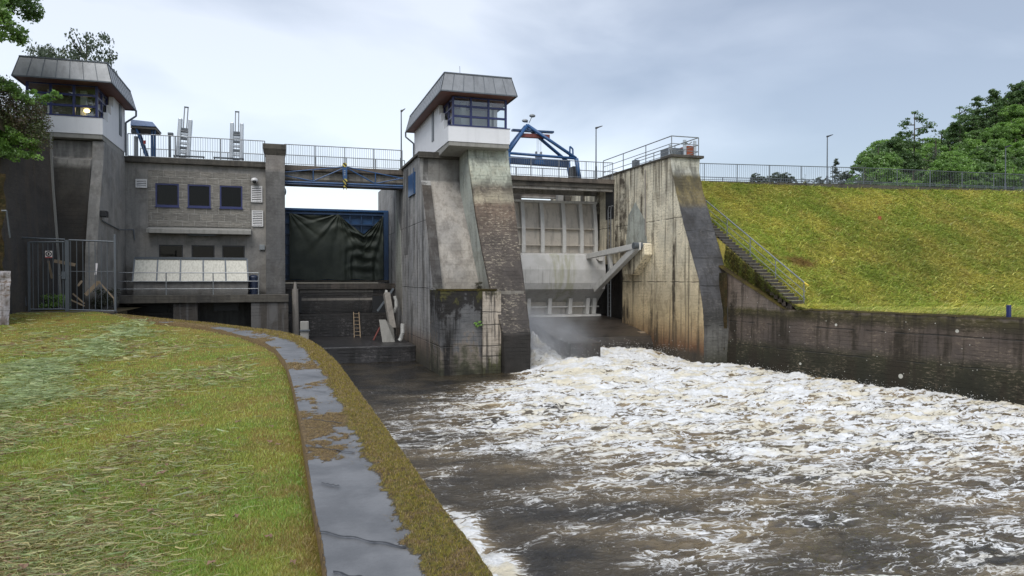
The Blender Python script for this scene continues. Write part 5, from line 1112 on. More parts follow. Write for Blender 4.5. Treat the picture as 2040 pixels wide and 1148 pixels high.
# lawn
LZ = TOPW - 0.085
offs = np.r_[0, 0.06, 0.14, 0.3, np.linspace(0.5, 8, 90), np.linspace(8.4, 30, 30)]
sel = np.unique(np.r_[np.arange(0, NS, 2), NS - 1]); iw = i2[sel]
LVx = iw[:, None, 0] - offs[None, :]; LVy = np.broadcast_to(iw[:, None, 1], LVx.shape).copy() 
def lawnz(x, y, o_): 
    return LZ + 0.05 * fbm(x * 0.5, y * 0.5, 3) + 0.018 * fbm(x * 4, y * 4, 3) - 0.05 * np.exp(-(o_ / 0.06) ** 2) + 0.30 * sm(27, 34, y) * 0.8
V = np.stack([LVx, LVy, lawnz(LVx, LVy, offs[None, :])], -1)
npmesh('lawn', V.reshape(-1, 3), grid_faces(len(sel), len(offs)), M['turf'], loc=(-5, 10, -1.7), smooth=True, kind='structure')
MB().quad((-30, 33, -1.45), (-7.0, 33.5, -1.5), (-7.0, 44, -1.5), (-30, 44, -1.45)).box(-12, -7.0, 34.2, 38, -6, -1.52).build('yard_ground', M['earth'], None, kind='structure')

# ---------------------------------------------------------------- tail water
ysw = np.r_[np.linspace(-30, 6, 24)[:-1], 6 * (48 / 6) ** np.linspace(0, 1, 720)]
xsw = np.r_[np.linspace(-12, 0.3, 20)[:-1], np.linspace(0.3, 27, 620), np.linspace(27.3, 40, 20)]
X_, Y_ = np.meshgrid(xsw, ysw)
def foamD(X, Y):
    xb = np.where(Y < 22, 2.6 + (Y - 22) * 0.25, 2.6 + np.minimum(Y - 22, 8.2) * 0.86)
    core = sm(-0.12, 1.0, (Y - 11.5) / 10.5 + (X - 8) * 0.040) * sm(-4.5, 5.0, X - xb)
    wob = 0.17 * fbm(X * 0.22, Y * 0.55 + 4, 4); calm = sm(29, 33, Y) * sm(10.9, 9.6, X)
    d = 0.435 - 0.13 * sm(8, 2.5, X - (Y - 10) * 0.12) + 0.215 * core + 0.20 * core * sm(16, 30, Y + 0.25 * (X - 14)) + wob + 0.50 * np.exp(-((X - 12.9) / 2.0) ** 2 - ((Y - 35.5) / 4.5) ** 2) + 0.25 * np.exp(-((X - 18) / 3.5) ** 2 - ((Y - 36) / 3) ** 2)
    d = d * (1 - 0.82 * calm) - 0.0 * Y
    d += 0.45 * sm(1.2, 0.2, np.abs(wallx_v(Y) - X)) * 0 
    cy = np.clip(Y, 9.5, 14.2); d += 0.75 * np.exp(-(((X - (2.95 + 0.12 * np.sin(Y * 3))) / 0.42) ** 2)) * sm(9.0, 10.2, Y) * sm(14.4, 13.0, Y) * (0.6 + .8 * np.clip(perlin(X * 1.4, Y * 1.4 + 3) + .4, 0, 1))
    return np.clip(d, 0, 1.15)
def slz_v(x, y): return 6.5 - GR * (np.where(x > 27, 42.4 - (x - 27) * 0.1016, 42.4) - y)
def wallx_v(y): return np.interp(y, [a for a, _ in WX], [b for _, b in WX])
D = foamD(X_, Y_); turb = sm(0.42, 0.80, D)
wx, wy = X_ + 0.5 * fbm(X_ * .4, Y_ * .4 + 20, 2), Y_ + 0.5 * fbm(X_ * .4 + 40, Y_ * .4, 2)
def ridge(x, y, o): 
    s_ = 0; a = 1; t = 0
    for k in range(o): s_ = s_ + a * (1 - np.abs(perlin(x + 7.7 * k, y + 3.1 * k)) * 2.6); t += a; a *= 0.52; x = x * 2.1; y = y * 2.1
    return s_ / t
big = ridge(wx * 0.22, wy * 0.42, 5); small = fbm(wx * 1.5, wy * 2.6, 4); tiny = fbm(wx * 5, wy * 8, 3)
calm = sm(29, 34, Y_) * sm(9.5, 7.0, X_)
H_ = (0.05 + 0.24 * turb) * (big - 0.45) * 1.0 + (0.05 + 0.09 * turb) * small + (0.014 + 0.045 * turb) * tiny
H_ *= (1 - 0.85 * calm)
H_ += 0.50 * np.exp(-((X_ - 17.8) / 3.4) ** 2 - ((Y_ - 37.0) / 2.8) ** 2) * (1 + .25 * small) + 1.25 * np.exp(-((X_ - 12.7) / 1.0) ** 2 - ((Y_ - 36.6) / 1.9) ** 2) * (1 + .5 * small)
H_ += 0.40 * np.exp(-((X_ - 14.6) / 1.8) ** 2 - ((Y_ - 33.7) / 1.0) ** 2) + 0.35 * np.exp(-((X_ - 14.5) / 4) ** 2 - ((Y_ - 31.5) / 1.8) ** 2)
V = np.stack([X_ + 0.10 * turb * tiny, Y_, WL + H_], -1)
s = NT('river_water'); aD = s.n('ShaderNodeAttribute', attribute_name='foam').outputs['Fac']; aH = s.n('ShaderNodeAttribute', attribute_name='hgt').outputs['Fac']
pm = s.map(sc=(0.64, 1.35, 0.8))
wv = s.noise(0.9, 3, 0.6, pm, out='Color'); vv = s.n('ShaderNodeVectorMath', operation='MULTIPLY_ADD'); s.set(vv.inputs[0], wv); vv.inputs[1].default_value = (1.5, 1.3, 0.4); s.set(vv.inputs[2], pm); q1 = vv.outputs[0]
wv2 = s.noise(4.0, 3, 0.6, q1, out='Color'); vv2 = s.n('ShaderNodeVectorMath', operation='MULTIPLY_ADD'); s.set(vv2.inputs[0], wv2); vv2.inputs[1].default_value = (0.38, 0.34, 0.1); s.set(vv2.inputs[2], q1); q2 = vv2.outputs[0]
def rdg(vec, sc, det, w):
    n_ = s.noise(sc, det, 0.58, vec); return s.math('SUBTRACT', 1.0, s.math('MULTIPLY', s.math('ABSOLUTE', s.math('SUBTRACT', n_, 0.5)), w))
r1 = rdg(q2, 0.75, 5, 7.5); r2 = rdg(q2, 2.3, 4, 6.0); pat = s.noise(0.55, 6, 0.62, q1); speckle = s.noise(16, 4, 0.7, q2)
patt = s.math('ADD', s.math('MULTIPLY', s.math('MAXIMUM', s.math('MULTIPLY', r1, 0.96), s.math('MULTIPLY', r2, 0.98)), 0.64), s.math('MULTIPLY', pat, 0.34))
patt = s.math('ADD', patt, s.math('MULTIPLY', s.math('SUBTRACT', speckle, 0.5), 0.34))
lv = s.math('SUBTRACT', s.math('ADD', patt, s.math('MULTIPLY', aD, 0.70)), 1.02)
foam = s.step(lv, 0.0, 0.11); haz = s.step(lv, -0.26, 0.10)
tan_ = s.math('MULTIPLY', s.step(aD, 0.27, 0.62), s.step(s.noise(0.5, 4, 0.6, q1), 0.30, 0.58))
dark = s.mix(s.step(s.noise(0.6, 3), 0.4, 0.6), (0.014, 0.012, 0.009), (0.042, 0.033, 0.020))
base = s.mix(tan_, dark, s.mix(s.step(s.noise(2.2, 4, .6, q1), .35, .65), (0.115, 0.082, 0.045), (0.27, 0.20, 0.105)))
base = s.mix(s.math('MULTIPLY', haz, s.math('MULTIPLY', s.step(aD, 0.30, 0.7), 0.26)), base, (0.36, 0.32, 0.24))
fcol = s.mix(s.math('MULTIPLY', s.step(s.noise(1.1, 4, .6, q1), 0.46, 0.62), s.step(aD, 0.3, 0.7)), (0.70, 0.71, 0.71), (0.62, 0.57, 0.44))
fcol = s.mix(s.math('MULTIPLY', s.step(s.noise(9, 5, .7, q2), .42, .6), 0.30), fcol, (0.42, 0.38, 0.30))
hb_ = s.math('ADD', s.math('MULTIPLY', patt, 0.9), s.math('MULTIPLY', s.noise(7, 5, 0.65, q2), 0.6))
M['water'] = s.done(s.mix(foam, base, fcol), s.math('ADD', 0.07, s.math('MULTIPLY', foam, 0.6)), s.bump(hb_, 0.75, 0.10), spec=0.5)
npmesh('river', V.reshape(-1, 3), grid_faces(*X_.shape), M['water'], loc=(10, 15, WL), attrs={'foam': D.ravel(), 'hgt': H_.ravel()}, smooth=True, kind='structure')
# spray: droplets thrown up along the boils
N_ = 5200; px_ = rng.uniform(0, 1, N_); grp = rng.choice(4, N_, p=[0.42, 0.24, 0.22, 0.12])
cx = np.choose(grp, [12.3, 17.0, 14.0, 0.0]) + rng.normal(0, 1, N_) * np.choose(grp, [0.7, 2.2, 1.6, 1.0]); cy = np.choose(grp, [34.8, 36.0, 34.2, 0.0]) + rng.normal(0, 1, N_) * np.choose(grp, [1.0, 1.0, 0.5, 1.0])
w4 = grp == 3; cy[w4] = rng.uniform(16, 32, w4.sum()); cx[w4] = wallx_v(cy[w4]) - rng.exponential(0.3, w4.sum())
cz = WL + np.choose(grp, [0.55, 0.55, 0.25, 0.05]) + rng.exponential(1, N_) * np.choose(grp, [0.38, 0.16, 0.17, 0.10]); ok = (cx > 11.35) & (cx < 25); cx, cy, cz = cx[ok], cy[ok], cz[ok]; N_ = len(cx)
sz = rng.uniform(0.004, 0.016, N_)[:, None]; cc_ = np.c_[cx, cy, cz]; T4 = np.array([(1, 1, 1), (-1, -1, 1), (-1, 1, -1), (1, -1, -1)]) * 0.8
V = (cc_[:, None, :] + T4[None] * sz[:, None, :] * rng.uniform(.5, 1.4, (N_, 1, 3))).reshape(-1, 3); Fq = (np.arange(N_)[:, None, None] * 4 + np.array([(0, 1, 2), (0, 3, 1), (0, 2, 3), (1, 3, 2)])[None]).reshape(-1, 3)
s = NT('spray'); M['spray'] = s.done((0.8, 0.8, 0.78), 0.4)
npmesh('spray', V, Fq, M['spray'], loc=(14, 34, WL), kind='stuff')
# mist hanging in the right bay
s = NT('mist'); s.t.nodes.remove(s.b); pv = s.n('ShaderNodeVolumePrincipled', {'Color': (0.9, 0.92, 0.95, 1)})
px3 = s.xyz(); n_ = s.noise(0.7, 4, 0.6, s.map(sc=(1, 1, 0.8)))
dens = s.math('MULTIPLY', s.step(px3[2], -1.2, -4.2), s.step(px3[0], 16.4, 12.0)); dens = s.math('MULTIPLY', dens, s.step(n_, 0.34, 0.62)); dens = s.math('MULTIPLY', dens, s.math('MULTIPLY', s.step(px3[1], 33.4, 35.2), 1.5))
s.set(pv.inputs['Density'], dens); s.t.links.new(pv.outputs[0], s.o.inputs['Volume'])
MB().box(11.32, 17.0, 33.3, 44.0, -4.9, -0.9).build('mist', s.m, None, kind='stuff')

# ================================================================== grass, moss and leaves
def blades(name, base, h, w, lean, col, mat, tip=1.25, parent=None, **k):
    "base (N,3), height h, width w, lean (N,3) tip offset, col (N,3): triangles with a bent middle"
    N = len(base); a = rng.uniform(0, 2 * np.pi, N); wd = np.c_[np.cos(a), np.sin(a), np.zeros(N)] * (w / 2)[:, None]
    up = np.zeros((N, 3)); up[:, 2] = h
    v0, v1 = base - wd, base + wd; v2, v3 = base + up * 0.6 + lean * 0.35 + wd * 0.75, base + up * 0.6 + lean * 0.35 - wd * 0.75; v4 = base + up + lean
    V = np.stack([v0, v1, v2, v3, v4], 1).reshape(-1, 3); i = np.arange(N)[:, None] * 5
    Fq = np.concatenate([i + [0, 1, 2], i + [0, 2, 3], i + [3, 2, 4]], 1).reshape(-1, 3)
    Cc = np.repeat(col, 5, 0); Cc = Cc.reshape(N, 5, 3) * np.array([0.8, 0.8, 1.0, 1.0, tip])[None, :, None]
    return npmesh(name, V, Fq, mat, parent, loc=tuple(base.mean(0)), attrs={'Col': Cc.reshape(-1, 3)}, **k)
def sample_ground(n, pxr, pyr, Z, extra=1.0):
    px = rng.uniform(*pxr, n); py = pyr[0] + (pyr[1] - pyr[0]) * rng.uniform(0, 1, n) ** extra
    d = _f[None] + ((px - 1020) / F)[:, None] * _r[None] - ((py - 574) / F)[:, None] * _u[None]; t = Z / d[:, 2]; return d * t[:, None], t
def innx(y): return np.interp(y, INN[:, 1], INN[:, 0])
def mixc(a, b_, t): return np.array(a)[None] * (1 - t)[:, None] + np.array(b_)[None] * t[:, None]
def lawn_pts(n, extra):
    p, t = sample_ground(n, (-260, 700), (628, 1330), LZ, extra); o_ = innx(p[:, 1]) - p[:, 0]
    ok = (o_ > 0.02) & (p[:, 1] < 34.0); p, t, o_ = p[ok], t[ok], o_[ok]; p[:, 2] = lawnz(p[:, 0], p[:, 1], o_) - 0.004; return p, t, o_
p, t, o_ = lawn_pts(430000, 0.85); N_ = len(p)
g1 = fbm(p[:, 0] * 0.9, p[:, 1] * 0.6, 4) + 0.35 * rng.normal(0, 1, N_); g2 = fbm(p[:, 0] * 2.6 + 8, p[:, 1] * 1.8, 3) + 0.3 * rng.normal(0, 1, N_)
col = mixc((0.22, 0.38, 0.050), (0.42, 0.43, 0.085), sm(-0.40, 0.40, g1)); br = 0.85 * sm(0.25, 0.75, g2 + 0.55 * np.exp(-(o_ / 0.6)) - 0.05)[:, None]
col = col * (1 - br) + np.array((0.36, 0.25, 0.09))[None] * br; col *= rng.uniform(0.6, 1.35, (N_, 1))
sc = np.clip(t / 5, 0.75, 6); hh = rng.uniform(0.010, 0.034, N_) * (1 + 0.12 * sc); ww = 0.0032 * sc * rng.uniform(.7, 1.3, N_)
a_ = rng.uniform(0, 2 * np.pi, N_); ln = rng.uniform(0.2, 1.1, N_)[:, None] * hh[:, None] * np.c_[np.cos(a_), np.sin(a_), np.zeros(N_)]
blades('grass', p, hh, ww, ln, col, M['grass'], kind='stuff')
# cut hay lying in swathes
p, t, o_ = lawn_pts(230000, 0.9); q = fbm(p[:, 0] * 0.55 + 3, p[:, 1] * 0.28 + 5, 4)
# the pale swathe running across the upper left of the lawn
def swath(p): 
    a, b_ = np.array(P(-40, 820, Z=LZ)[:2]), np.array(P(235, 672, Z=LZ)[:2]); d = (b_ - a) / np.linalg.norm(b_ - a); r_ = p[:, :2] - a; s_ = r_ @ d; n_ = r_ @ np.array([-d[1], d[0]])
    n_ = n_ + 0.3 * np.sin(s_ * 1.1) + 0.2 * np.sin(s_ * 2.3); return np.exp(-(n_ / 0.55) ** 2)
sw1 = swath(p); dens_ = np.clip(0.22 + q * 1.2, 0.03, 1) * sm(0.2, 1.2, o_) + sw1 * 1.3; ok = rng.uniform(0, 1, len(p)) < dens_ * 0.55; p, t, o_, sw1 = p[ok], t[ok], o_[ok], sw1[ok]; N_ = len(p)
p[:, 2] += rng.uniform(0.012, 0.04, N_) + sw1 * rng.uniform(0, 0.12, N_)
a_ = rng.normal(0.15, 0.75, N_); Ln = rng.uniform(0.05, 0.17, N_) * np.clip(t / 9, 0.9, 2.2); sc = np.clip(t / 5, 0.8, 6); wd = 0.0030 * sc * rng.uniform(.6, 1.3, N_)
dirv = np.c_[np.cos(a_), np.sin(a_), rng.normal(0, 0.12, N_)]; sd_ = np.c_[-np.sin(a_), np.cos(a_), rng.normal(0, .5, N_)] * wd[:, None]; bend = np.c_[-np.sin(a_), np.cos(a_), np.full(N_, 0.2)] * (rng.normal(0, 0.15, N_) * Ln)[:, None]
v = [p - dirv * Ln[:, None] / 2 - sd_, p - dirv * Ln[:, None] / 2 + sd_, p + bend + sd_, p + bend - sd_, p + dirv * Ln[:, None] / 2 + sd_ * .4, p + dirv * Ln[:, None] / 2 - sd_ * .4]
V = np.stack(v, 1).reshape(-1, 3); i = np.arange(N_)[:, None] * 6; Fq = np.concatenate([i + [0, 1, 2, 3], i + [3, 2, 4, 5]], 1).reshape(-1, 4)
tq = np.clip(rng.uniform(0, 1, N_) - sw1 * 0.35, 0, 1); col = mixc((0.28, 0.38, 0.15), (0.46, 0.38, 0.16), tq); col = col * (1 - sw1[:, None] * .6) + np.array((0.34, 0.42, 0.20))[None] * sw1[:, None] * .6
brn = (rng.uniform(0, 1, N_) < 0.22) & (sw1 < .3); col[brn] = (0.24, 0.15, 0.07); col *= rng.uniform(0.55, 1.3, (N_, 1))
npmesh('cut_hay', V, Fq, M['grass'], loc=tuple(p.mean(0)), attrs={'Col': np.repeat(col, 6, 0)}, kind='stuff')
# dead leaves on the lawn
M['leafbrown'] = plain('dead_leaf_brown', (0.17, 0.10, 0.06), 0.7)
for k in range(26):
    px, py = random.uniform(40, 590), random.uniform(690, 1140); p0 = np.array(P(px, py, Z=LZ + .04)); r_ = random.uniform(0.018, 0.035); a0 = random.uniform(0, 6.28); m = MB(); pts = []
    for i in range(8):
        rr = r_ * (1.0 if i % 2 else 0.62) * (1.3 if i in (0, 4) else 1); t0 = a0 + i * math.pi / 4; pts.append((p0[0] + rr * math.cos(t0), p0[1] + rr * math.sin(t0), p0[2] + 0.012 * math.sin(i * 2.1)))
    c0 = (p0[0], p0[1], p0[2] + 0.008)
    for i in range(8): m.poly([c0, pts[i], pts[(i + 1) % 8]])
    m.build('dead_leaf', M['leafbrown'], None, 'small curled brown dead leaf lying on the mown lawn', 'leaf', 'dead leaves scattered on the lawn')
# moss tufts and needles on the path
si = rng.integers(0, NS - 1, 260000); tj = rng.integers(3, len(tt) - 2, 260000); wgt = moss[si, tj] * np.clip(12.0 / np.maximum(yy_[si, tj], 2) ** 1, 0.25, 3) * (yy_[si, tj] > 0.5)
ok = rng.uniform(0, 1, len(si)) < wgt * 0.55; si, tj = si[ok], tj[ok]; N_ = len(si)
fu, fv = rng.uniform(0, 1, (2, N_)); A = PV[si, tj]; p = A + (PV[si + 1, tj] - A) * fu[:, None] + (PV[si, tj + 1] - A) * fv[:, None] * (tj < len(tt) - 3)[:, None]; ee = edge[si, tj]; dd = np.linalg.norm(p, axis=1)
hh = np.where(ee > 0.5, rng.uniform(0.006, 0.026, N_), rng.uniform(0.003, 0.012, N_)) * np.clip(dd / 8, 1, 2); sc = np.clip(dd / 5, 0.8, 5); ww = 0.0032 * sc
a_ = rng.uniform(0, 2 * np.pi, N_); ln = (rng.uniform(0.3, 1.6, N_) * np.where(ee > .5, 0.012, 0.035))[:, None] * np.c_[np.cos(a_), np.sin(a_), np.zeros(N_)]
isn = (rng.uniform(0, 1, N_) < np.where(ee > 0.5, 0.60, 0.93)); col = mixc((0.22, 0.18, 0.016), (0.40, 0.32, 0.035), rng.uniform(0, 1, N_)); col[isn] = mixc((0.18, 0.12, 0.05), (0.44, 0.32, 0.14), rng.uniform(0, 1, N_))[isn]; col *= rng.uniform(.6, 1.2, (N_, 1))
blades('moss', p - [0, 0, .002], hh, ww, ln, col, M['grass'], kind='stuff')
# slope grass: long mown strands lying down the slope
n0 = 330000; px = rng.uniform(1385, 2230, n0); py = 352 + (640 - 352) * rng.uniform(0, 1, n0) ** 0.92
d = _f[None] + ((px - 1020) / F)[:, None] * _r[None] - ((py - 574) / F)[:, None] * _u[None]
# meet the inclined plane z = 6.5 - GR*(cY(x) - y)
k_ = 0.1016; # cY = 42.4-(x-27)k for x>27
def hit(d, kk, c0): return (6.5 - GR * c0) / (d[:, 2] - GR * kk * d[:, 0] - GR * d[:, 1])
t1_ = hit(d, k_, 42.4 + 27 * k_); p = d * t1_[:, None]; lo = p[:, 0] < 27; t2_ = hit(d, 0.0, 42.4); p[lo] = (d * t2_[:, None])[lo]
tb = -1.46 / d[:, 2]; pb = d * tb[:, None]; useb = (p[:, 2] < -1.46); p[useb] = pb[useb]
cyv = np.where(p[:, 0] > 27, 42.4 - (p[:, 0] - 27) * k_, 42.4); left = np.where(p[:, 1] > 27.6, XS1 + 0.06, wallx_v(p[:, 1]) + 0.6)
strip = (p[:, 1] > 28) & (p[:, 0] > wallx_v(p[:, 1]) + 0.35) & (p[:, 0] < XS0 - .1) & (rng.uniform(0, 1, n0) < .5)
ok = (((p[:, 0] > left)) ) & (p[:, 1] < cyv - 0.05) & (p[:, 1] > 5) & np.isfinite(p).all(1); p = p[ok]; N_ = len(p); dd = np.linalg.norm(p, axis=1); p[:, 2] += 0.10 * fbm(p[:, 0] * 0.5, p[:, 1] * 0.5, 3) - 0.01
g1 = fbm(p[:, 0] * 0.35, p[:, 1] * 0.35, 4) + 0.30 * rng.normal(0, 1, N_); g2 = fbm(p[:, 0] * 1.4 + 8, p[:, 1] * 1.1, 3) + 0.3 * rng.normal(0, 1, N_)
col = mixc((0.36, 0.45, 0.085), (0.62, 0.58, 0.15), sm(-0.3, 0.3, g1)); bp_ = np.array(P(1588, 518, Y=32.5)); bare = np.exp(-((p[:, 0] - bp_[0]) / 0.9) ** 2 - ((p[:, 1] - bp_[1]) / 0.8) ** 2); g0 = fbm(p[:, 0] * 0.10 + 4, p[:, 1] * 0.13, 3)
br = np.clip(0.7 * sm(0.35, 0.85, g2) + 0.9 * sm(.35, .8, bare + .3 * g2), 0, 1)[:, None]; col = col * (1 + 0.35 * g0)[:, None]; col = col * (1 - br) + np.array((0.42, 0.28, 0.11))[None] * br; col *= rng.uniform(0.5, 1.35, (N_, 1))
hh = rng.uniform(0.03, 0.13, N_) * (1 + 1.6 * (rng.uniform(0, 1, N_) < 0.05)); ww = rng.uniform(.8, 1.6, N_) * 0.0011 * dd * 0.9; cl = fbm(p[:, 0] * 2.2, p[:, 1] * 1.5 + 2, 2)
Ln = rng.uniform(0.12, 0.42, N_); sx_ = rng.normal(0.45, 0.5, N_) + cl * 1.2; ln = np.c_[sx_ * Ln, -Ln * 0.8, -Ln * 0.8 * GR * (p[:, 2] > -1.3) + 0.02]
blades('slope_grass', p, hh, ww, ln, col, M['grass'], kind='stuff')

n0 = 5000; yq_ = rng.uniform(28.2, 34, n0); a0 = wallx_v(yq_) + 0.42; fq = rng.uniform(0, 1, n0); xq_ = a0 + (XS0 - 0.08 - a0) * fq; wz_ = np.where(yq_ < 29.2, -1.48, -1.48 + 0.45 * (yq_ - 29.2)); zq_ = wz_ + (slz_v(xq_, yq_) - wz_) * fq
p = np.c_[xq_, yq_, zq_]; col = mixc((0.10, 0.085, 0.03), (0.20, 0.24, 0.05), sm(-.3, .4, fbm(xq_ * 2, yq_ * 2, 3) + .25 * rng.normal(0, 1, n0))) * rng.uniform(.5, 1.3, (n0, 1))
blades('verge_grass', p, rng.uniform(0.04, 0.14, n0), np.full(n0, 0.035), np.c_[rng.normal(0, .06, (n0, 2)) - [0.04, 0.06], np.zeros(n0)], col, M['grass'], kind='stuff')

# ---------------------------------------------------------------- trees
def leafcloud(name, cen, n, rad, size, cols, mat, parent=None, loc=(0, 0, 0), flat=0.6, r=None, **k):
    r = r or rng; Ncl = len(cen); c = np.repeat(cen, n, 0); N = len(c); rr = np.repeat(rad, n) if np.ndim(rad) else rad
    q = r.normal(0, 1, (N, 3)); q /= np.linalg.norm(q, axis=1)[:, None]; q *= (r.uniform(0, 1, N) ** 0.45 * rr)[:, None]; q[:, 2] *= flat; p = c + q
    n_ = r.normal(0, 1, (N, 3)) + [0, 0, 0.7]; n_ /= np.linalg.norm(n_, axis=1)[:, None]; t_ = np.cross(n_, r.normal(0, 1, (N, 3))); t_ /= np.linalg.norm(t_, axis=1)[:, None]; b_ = np.cross(n_, t_)
    s_ = (size * r.uniform(0.6, 1.3, N))[:, None]; a = p - t_ * s_ * .5; V = np.stack([a, p + b_ * s_ * .32, p + t_ * s_ * .6, p - b_ * s_ * .32], 1).reshape(-1, 3)
    cc = np.repeat(cols[r.integers(0, len(cols), Ncl)], n, 0) * r.uniform(0.65, 1.35, (N, 1))
    return npmesh(name, V, np.arange(N * 4).reshape(-1, 4), mat, parent, loc, attrs={'Col': np.repeat(cc, 4, 0)}, **k)
def limbs(m, H, R_, n, r, tr=0.02):
    m.tube((0, 0, 0), (0.1 * R_ * .3, 0, H * 0.5), H * tr, H * tr * .65, 8).tube((0.1 * R_ * .3, 0, H * 0.5), (0, 0, H * 0.92), H * tr * .65, H * .004, 6); ends = []
    for i in range(n):
        z0 = H * r.uniform(0.28, 0.8); a = r.uniform(0, 6.28); L_ = R_ * r.uniform(0.55, 0.95) * (1.1 - 0.5 * z0 / H); e_ = (L_ * math.cos(a), L_ * math.sin(a), z0 + L_ * r.uniform(0.3, 0.8)); m.tube((0, 0, z0), e_, H * tr * .3, H * .003, 5); ends.append(e_)
    return ends
protos = {}
def proto(kind, seed):
    r = np.random.default_rng(seed); H = 10.0; m = MB()
    if kind == 'broad':
        R_ = 3.4; ends = limbs(m, H, R_, 14, r); lob = np.array([(r.uniform(-.5, .5) * R_, r.uniform(-.5, .5) * R_, H * r.uniform(.38, .84)) for _ in range(9)]); lr = r.uniform(.34, .56, 9) * R_
        cen = []
        for c, q in zip(lob, lr):
            v = r.normal(0, 1, (22, 3)); v /= np.linalg.norm(v, axis=1)[:, None]; v[:, 2] = np.abs(v[:, 2]) * .9 - .25; cen += list(c + v * q)
        cen = np.array(cen + ends); n, rad, size, flat = 70, r.uniform(.3, .62, len(cen)), 0.22, 0.6
    elif kind == 'birch':
        R_ = 2.3; ends = limbs(m, H, R_, 22, r, .013); cen = np.array([(e_[0] * q, e_[1] * q, e_[2] * 1 - (1 - q) * .3 - r.uniform(0, .9)) for e_ in ends for q in (.5, .8, 1.0, 1.1)] + [(0, 0, H * .95)]); n, rad, size, flat = 26, r.uniform(.3, .6, len(cen)), 0.17, 0.9
    else:
        R_ = 2.1; m.tube((0, 0, 0), (0, 0, H), H * .016, .02, 7); cen = []
        for i in range(120):
            q0 = r.uniform(0, 1) ** .85; z0 = H * (0.10 + 0.88 * q0); L_ = (R_ * (1.04 - z0 / H) ** .75 + .12) * r.uniform(.5, 1.2); a = r.uniform(0, 6.28); up = r.uniform(-.30, .15)
            m.tube((0, 0, z0), (L_ * math.cos(a), L_ * math.sin(a), z0 + up * L_), .03, .01, 4, cap=False)
            for q in (.3, .6, .85, 1.05): cen.append((L_ * q * math.cos(a), L_ * q * math.sin(a), z0 + up * L_ * q))
        cen = np.array(cen + [(0, 0, H * .99), (0, 0, H * .95)]); n, rad, size, flat = 15, r.uniform(.16, .38, len(cen)), 0.17, 0.45
    if kind == 'pine':
        m = MB(); m.tube((0, 0, 0), (.15, 0, H * .97), H * .014, .03, 7); cen = []
        for i in range(15):
            z0 = H * (.34 + .63 * i / 15) + r.uniform(-.2, .2); L_ = r.uniform(.5, 1.9) * (1.15 - (z0 / H) ** 2 * .6); a = r.uniform(0, 6.28); e_ = (L_ * math.cos(a), L_ * math.sin(a), z0 + L_ * r.uniform(0, .45)); m.tube((0.1, 0, z0), e_, .06, .02, 5)
            for k in range(9): cen.append((e_[0] * r.uniform(.55, 1.15) + r.normal(0, .2), e_[1] * r.uniform(.55, 1.15) + r.normal(0, .2), e_[2] + r.normal(.05, .16)))
        cen = np.array(cen + [(.15, 0, H * .98)] * 3); n, rad, size, flat = 26, r.uniform(.2, .42, len(cen)), 0.16, 0.5
    return m, cen, n, rad, size, flat, r
PAL = {'bright': np.array([(0.17, 0.31, 0.06), (0.22, 0.37, 0.075), (0.14, 0.25, 0.055)]), 'mid': np.array([(0.15, 0.27, 0.06), (0.18, 0.31, 0.07), (0.12, 0.21, 0.055)]),
       'dark': np.array([(0.085, 0.155, 0.05), (0.11, 0.19, 0.055)]), 'grey': np.array([(0.10, 0.135, 0.075), (0.075, 0.105, 0.06)])}
def tree(kind, pal, x, y, zb, H, label, cat='tree', group=None, name=None, wide=1.0, rz=None, n_mul=1.0):
    key = (kind, pal, random.randrange(2) if n_mul == 1.0 else random.random()); nm = name or {'broad': 'broadleaf_tree', 'birch': 'birch_tree', 'fir': 'conifer_tree', 'pine': 'pine_tree'}[kind]
    t = empty(nm, (x, y, zb), label, cat, group); f_ = H / 10.0; t.scale = (f_ * wide, f_ * wide, f_); t.rotation_euler = (0, 0, random.uniform(0, 6.28) if rz is None else rz)
    if key in protos:
        for src in protos[key]: c = src.copy(); C.objects.link(c); c.parent = t; c.location = (0, 0, 0)
    else:
        m, cen, n, rad, size, flat, r = proto(kind, hash(key) % 9973 if False else len(protos) * 31 + 5)
        if n_mul != 1.0: n = int(n * n_mul); size = size / math.sqrt(max(1, n_mul))
        me = bpy.data.meshes.new('trunk'); me.from_pydata(m.v, [], m.f); me.materials.append(M['bark']); tr = bpy.data.objects.new('trunk', me); C.objects.link(tr); tr.parent = t
        cr_ = leafcloud('crown', cen, n, rad, size, PAL[pal], M['leaf'], None, flat=flat, r=r); cr_.parent = t; protos[key] = [tr, cr_]
    return t
# wooded hill on the right
skyk = [(1722, 322, 84, 'birch', 'grey', 'slender pale tree at the left end of the wooded hill'), (1748, 280, 92, 'broad', 'mid', 'rounded tree near the left end of the wooded hill'), (1818, 222, 96, 'pine', 'dark', 'tall dark conifer standing out left of the hill ridge'),
        (1782, 262, 98, 'broad', 'dark', 'dark tree left of the tall conifer on the hill'), (1862, 262, 100, 'birch', 'grey', 'thin greyish tree on the ridge right of the tall conifer'), (1912, 212, 112, 'pine', 'dark', 'dark conifer tip on the middle of the hill ridge'),
        (1946, 192, 118, 'fir', 'dark', 'narrow conifer tip on the upper ridge'), (1975, 178, 118, 'fir', 'dark', 'conifer tip on the upper ridge just right of the narrow one'), (2030, 152, 118, 'broad', 'dark', 'dark tree crowning the ridge at the right picture edge'), (1890, 305, 80, 'broad', 'bright', 'small bright green tree low behind the slope railing')]
for px, py, dep, kd, pl_, lb_ in skyk:
    uu = (px - 1020) / F; x = dep * (math.sin(TH) + uu * math.cos(TH)); y = dep * (math.cos(TH) - uu * math.sin(TH)); zt = (HOR - py) / F * dep; H = min(15 if kd != 'broad' else 13, zt - 5.5)
    if lb_.startswith('small bright'): H = zt - 6.2
    tree(kd, pl_, x, y, zt - H, H, lb_)
HT = []
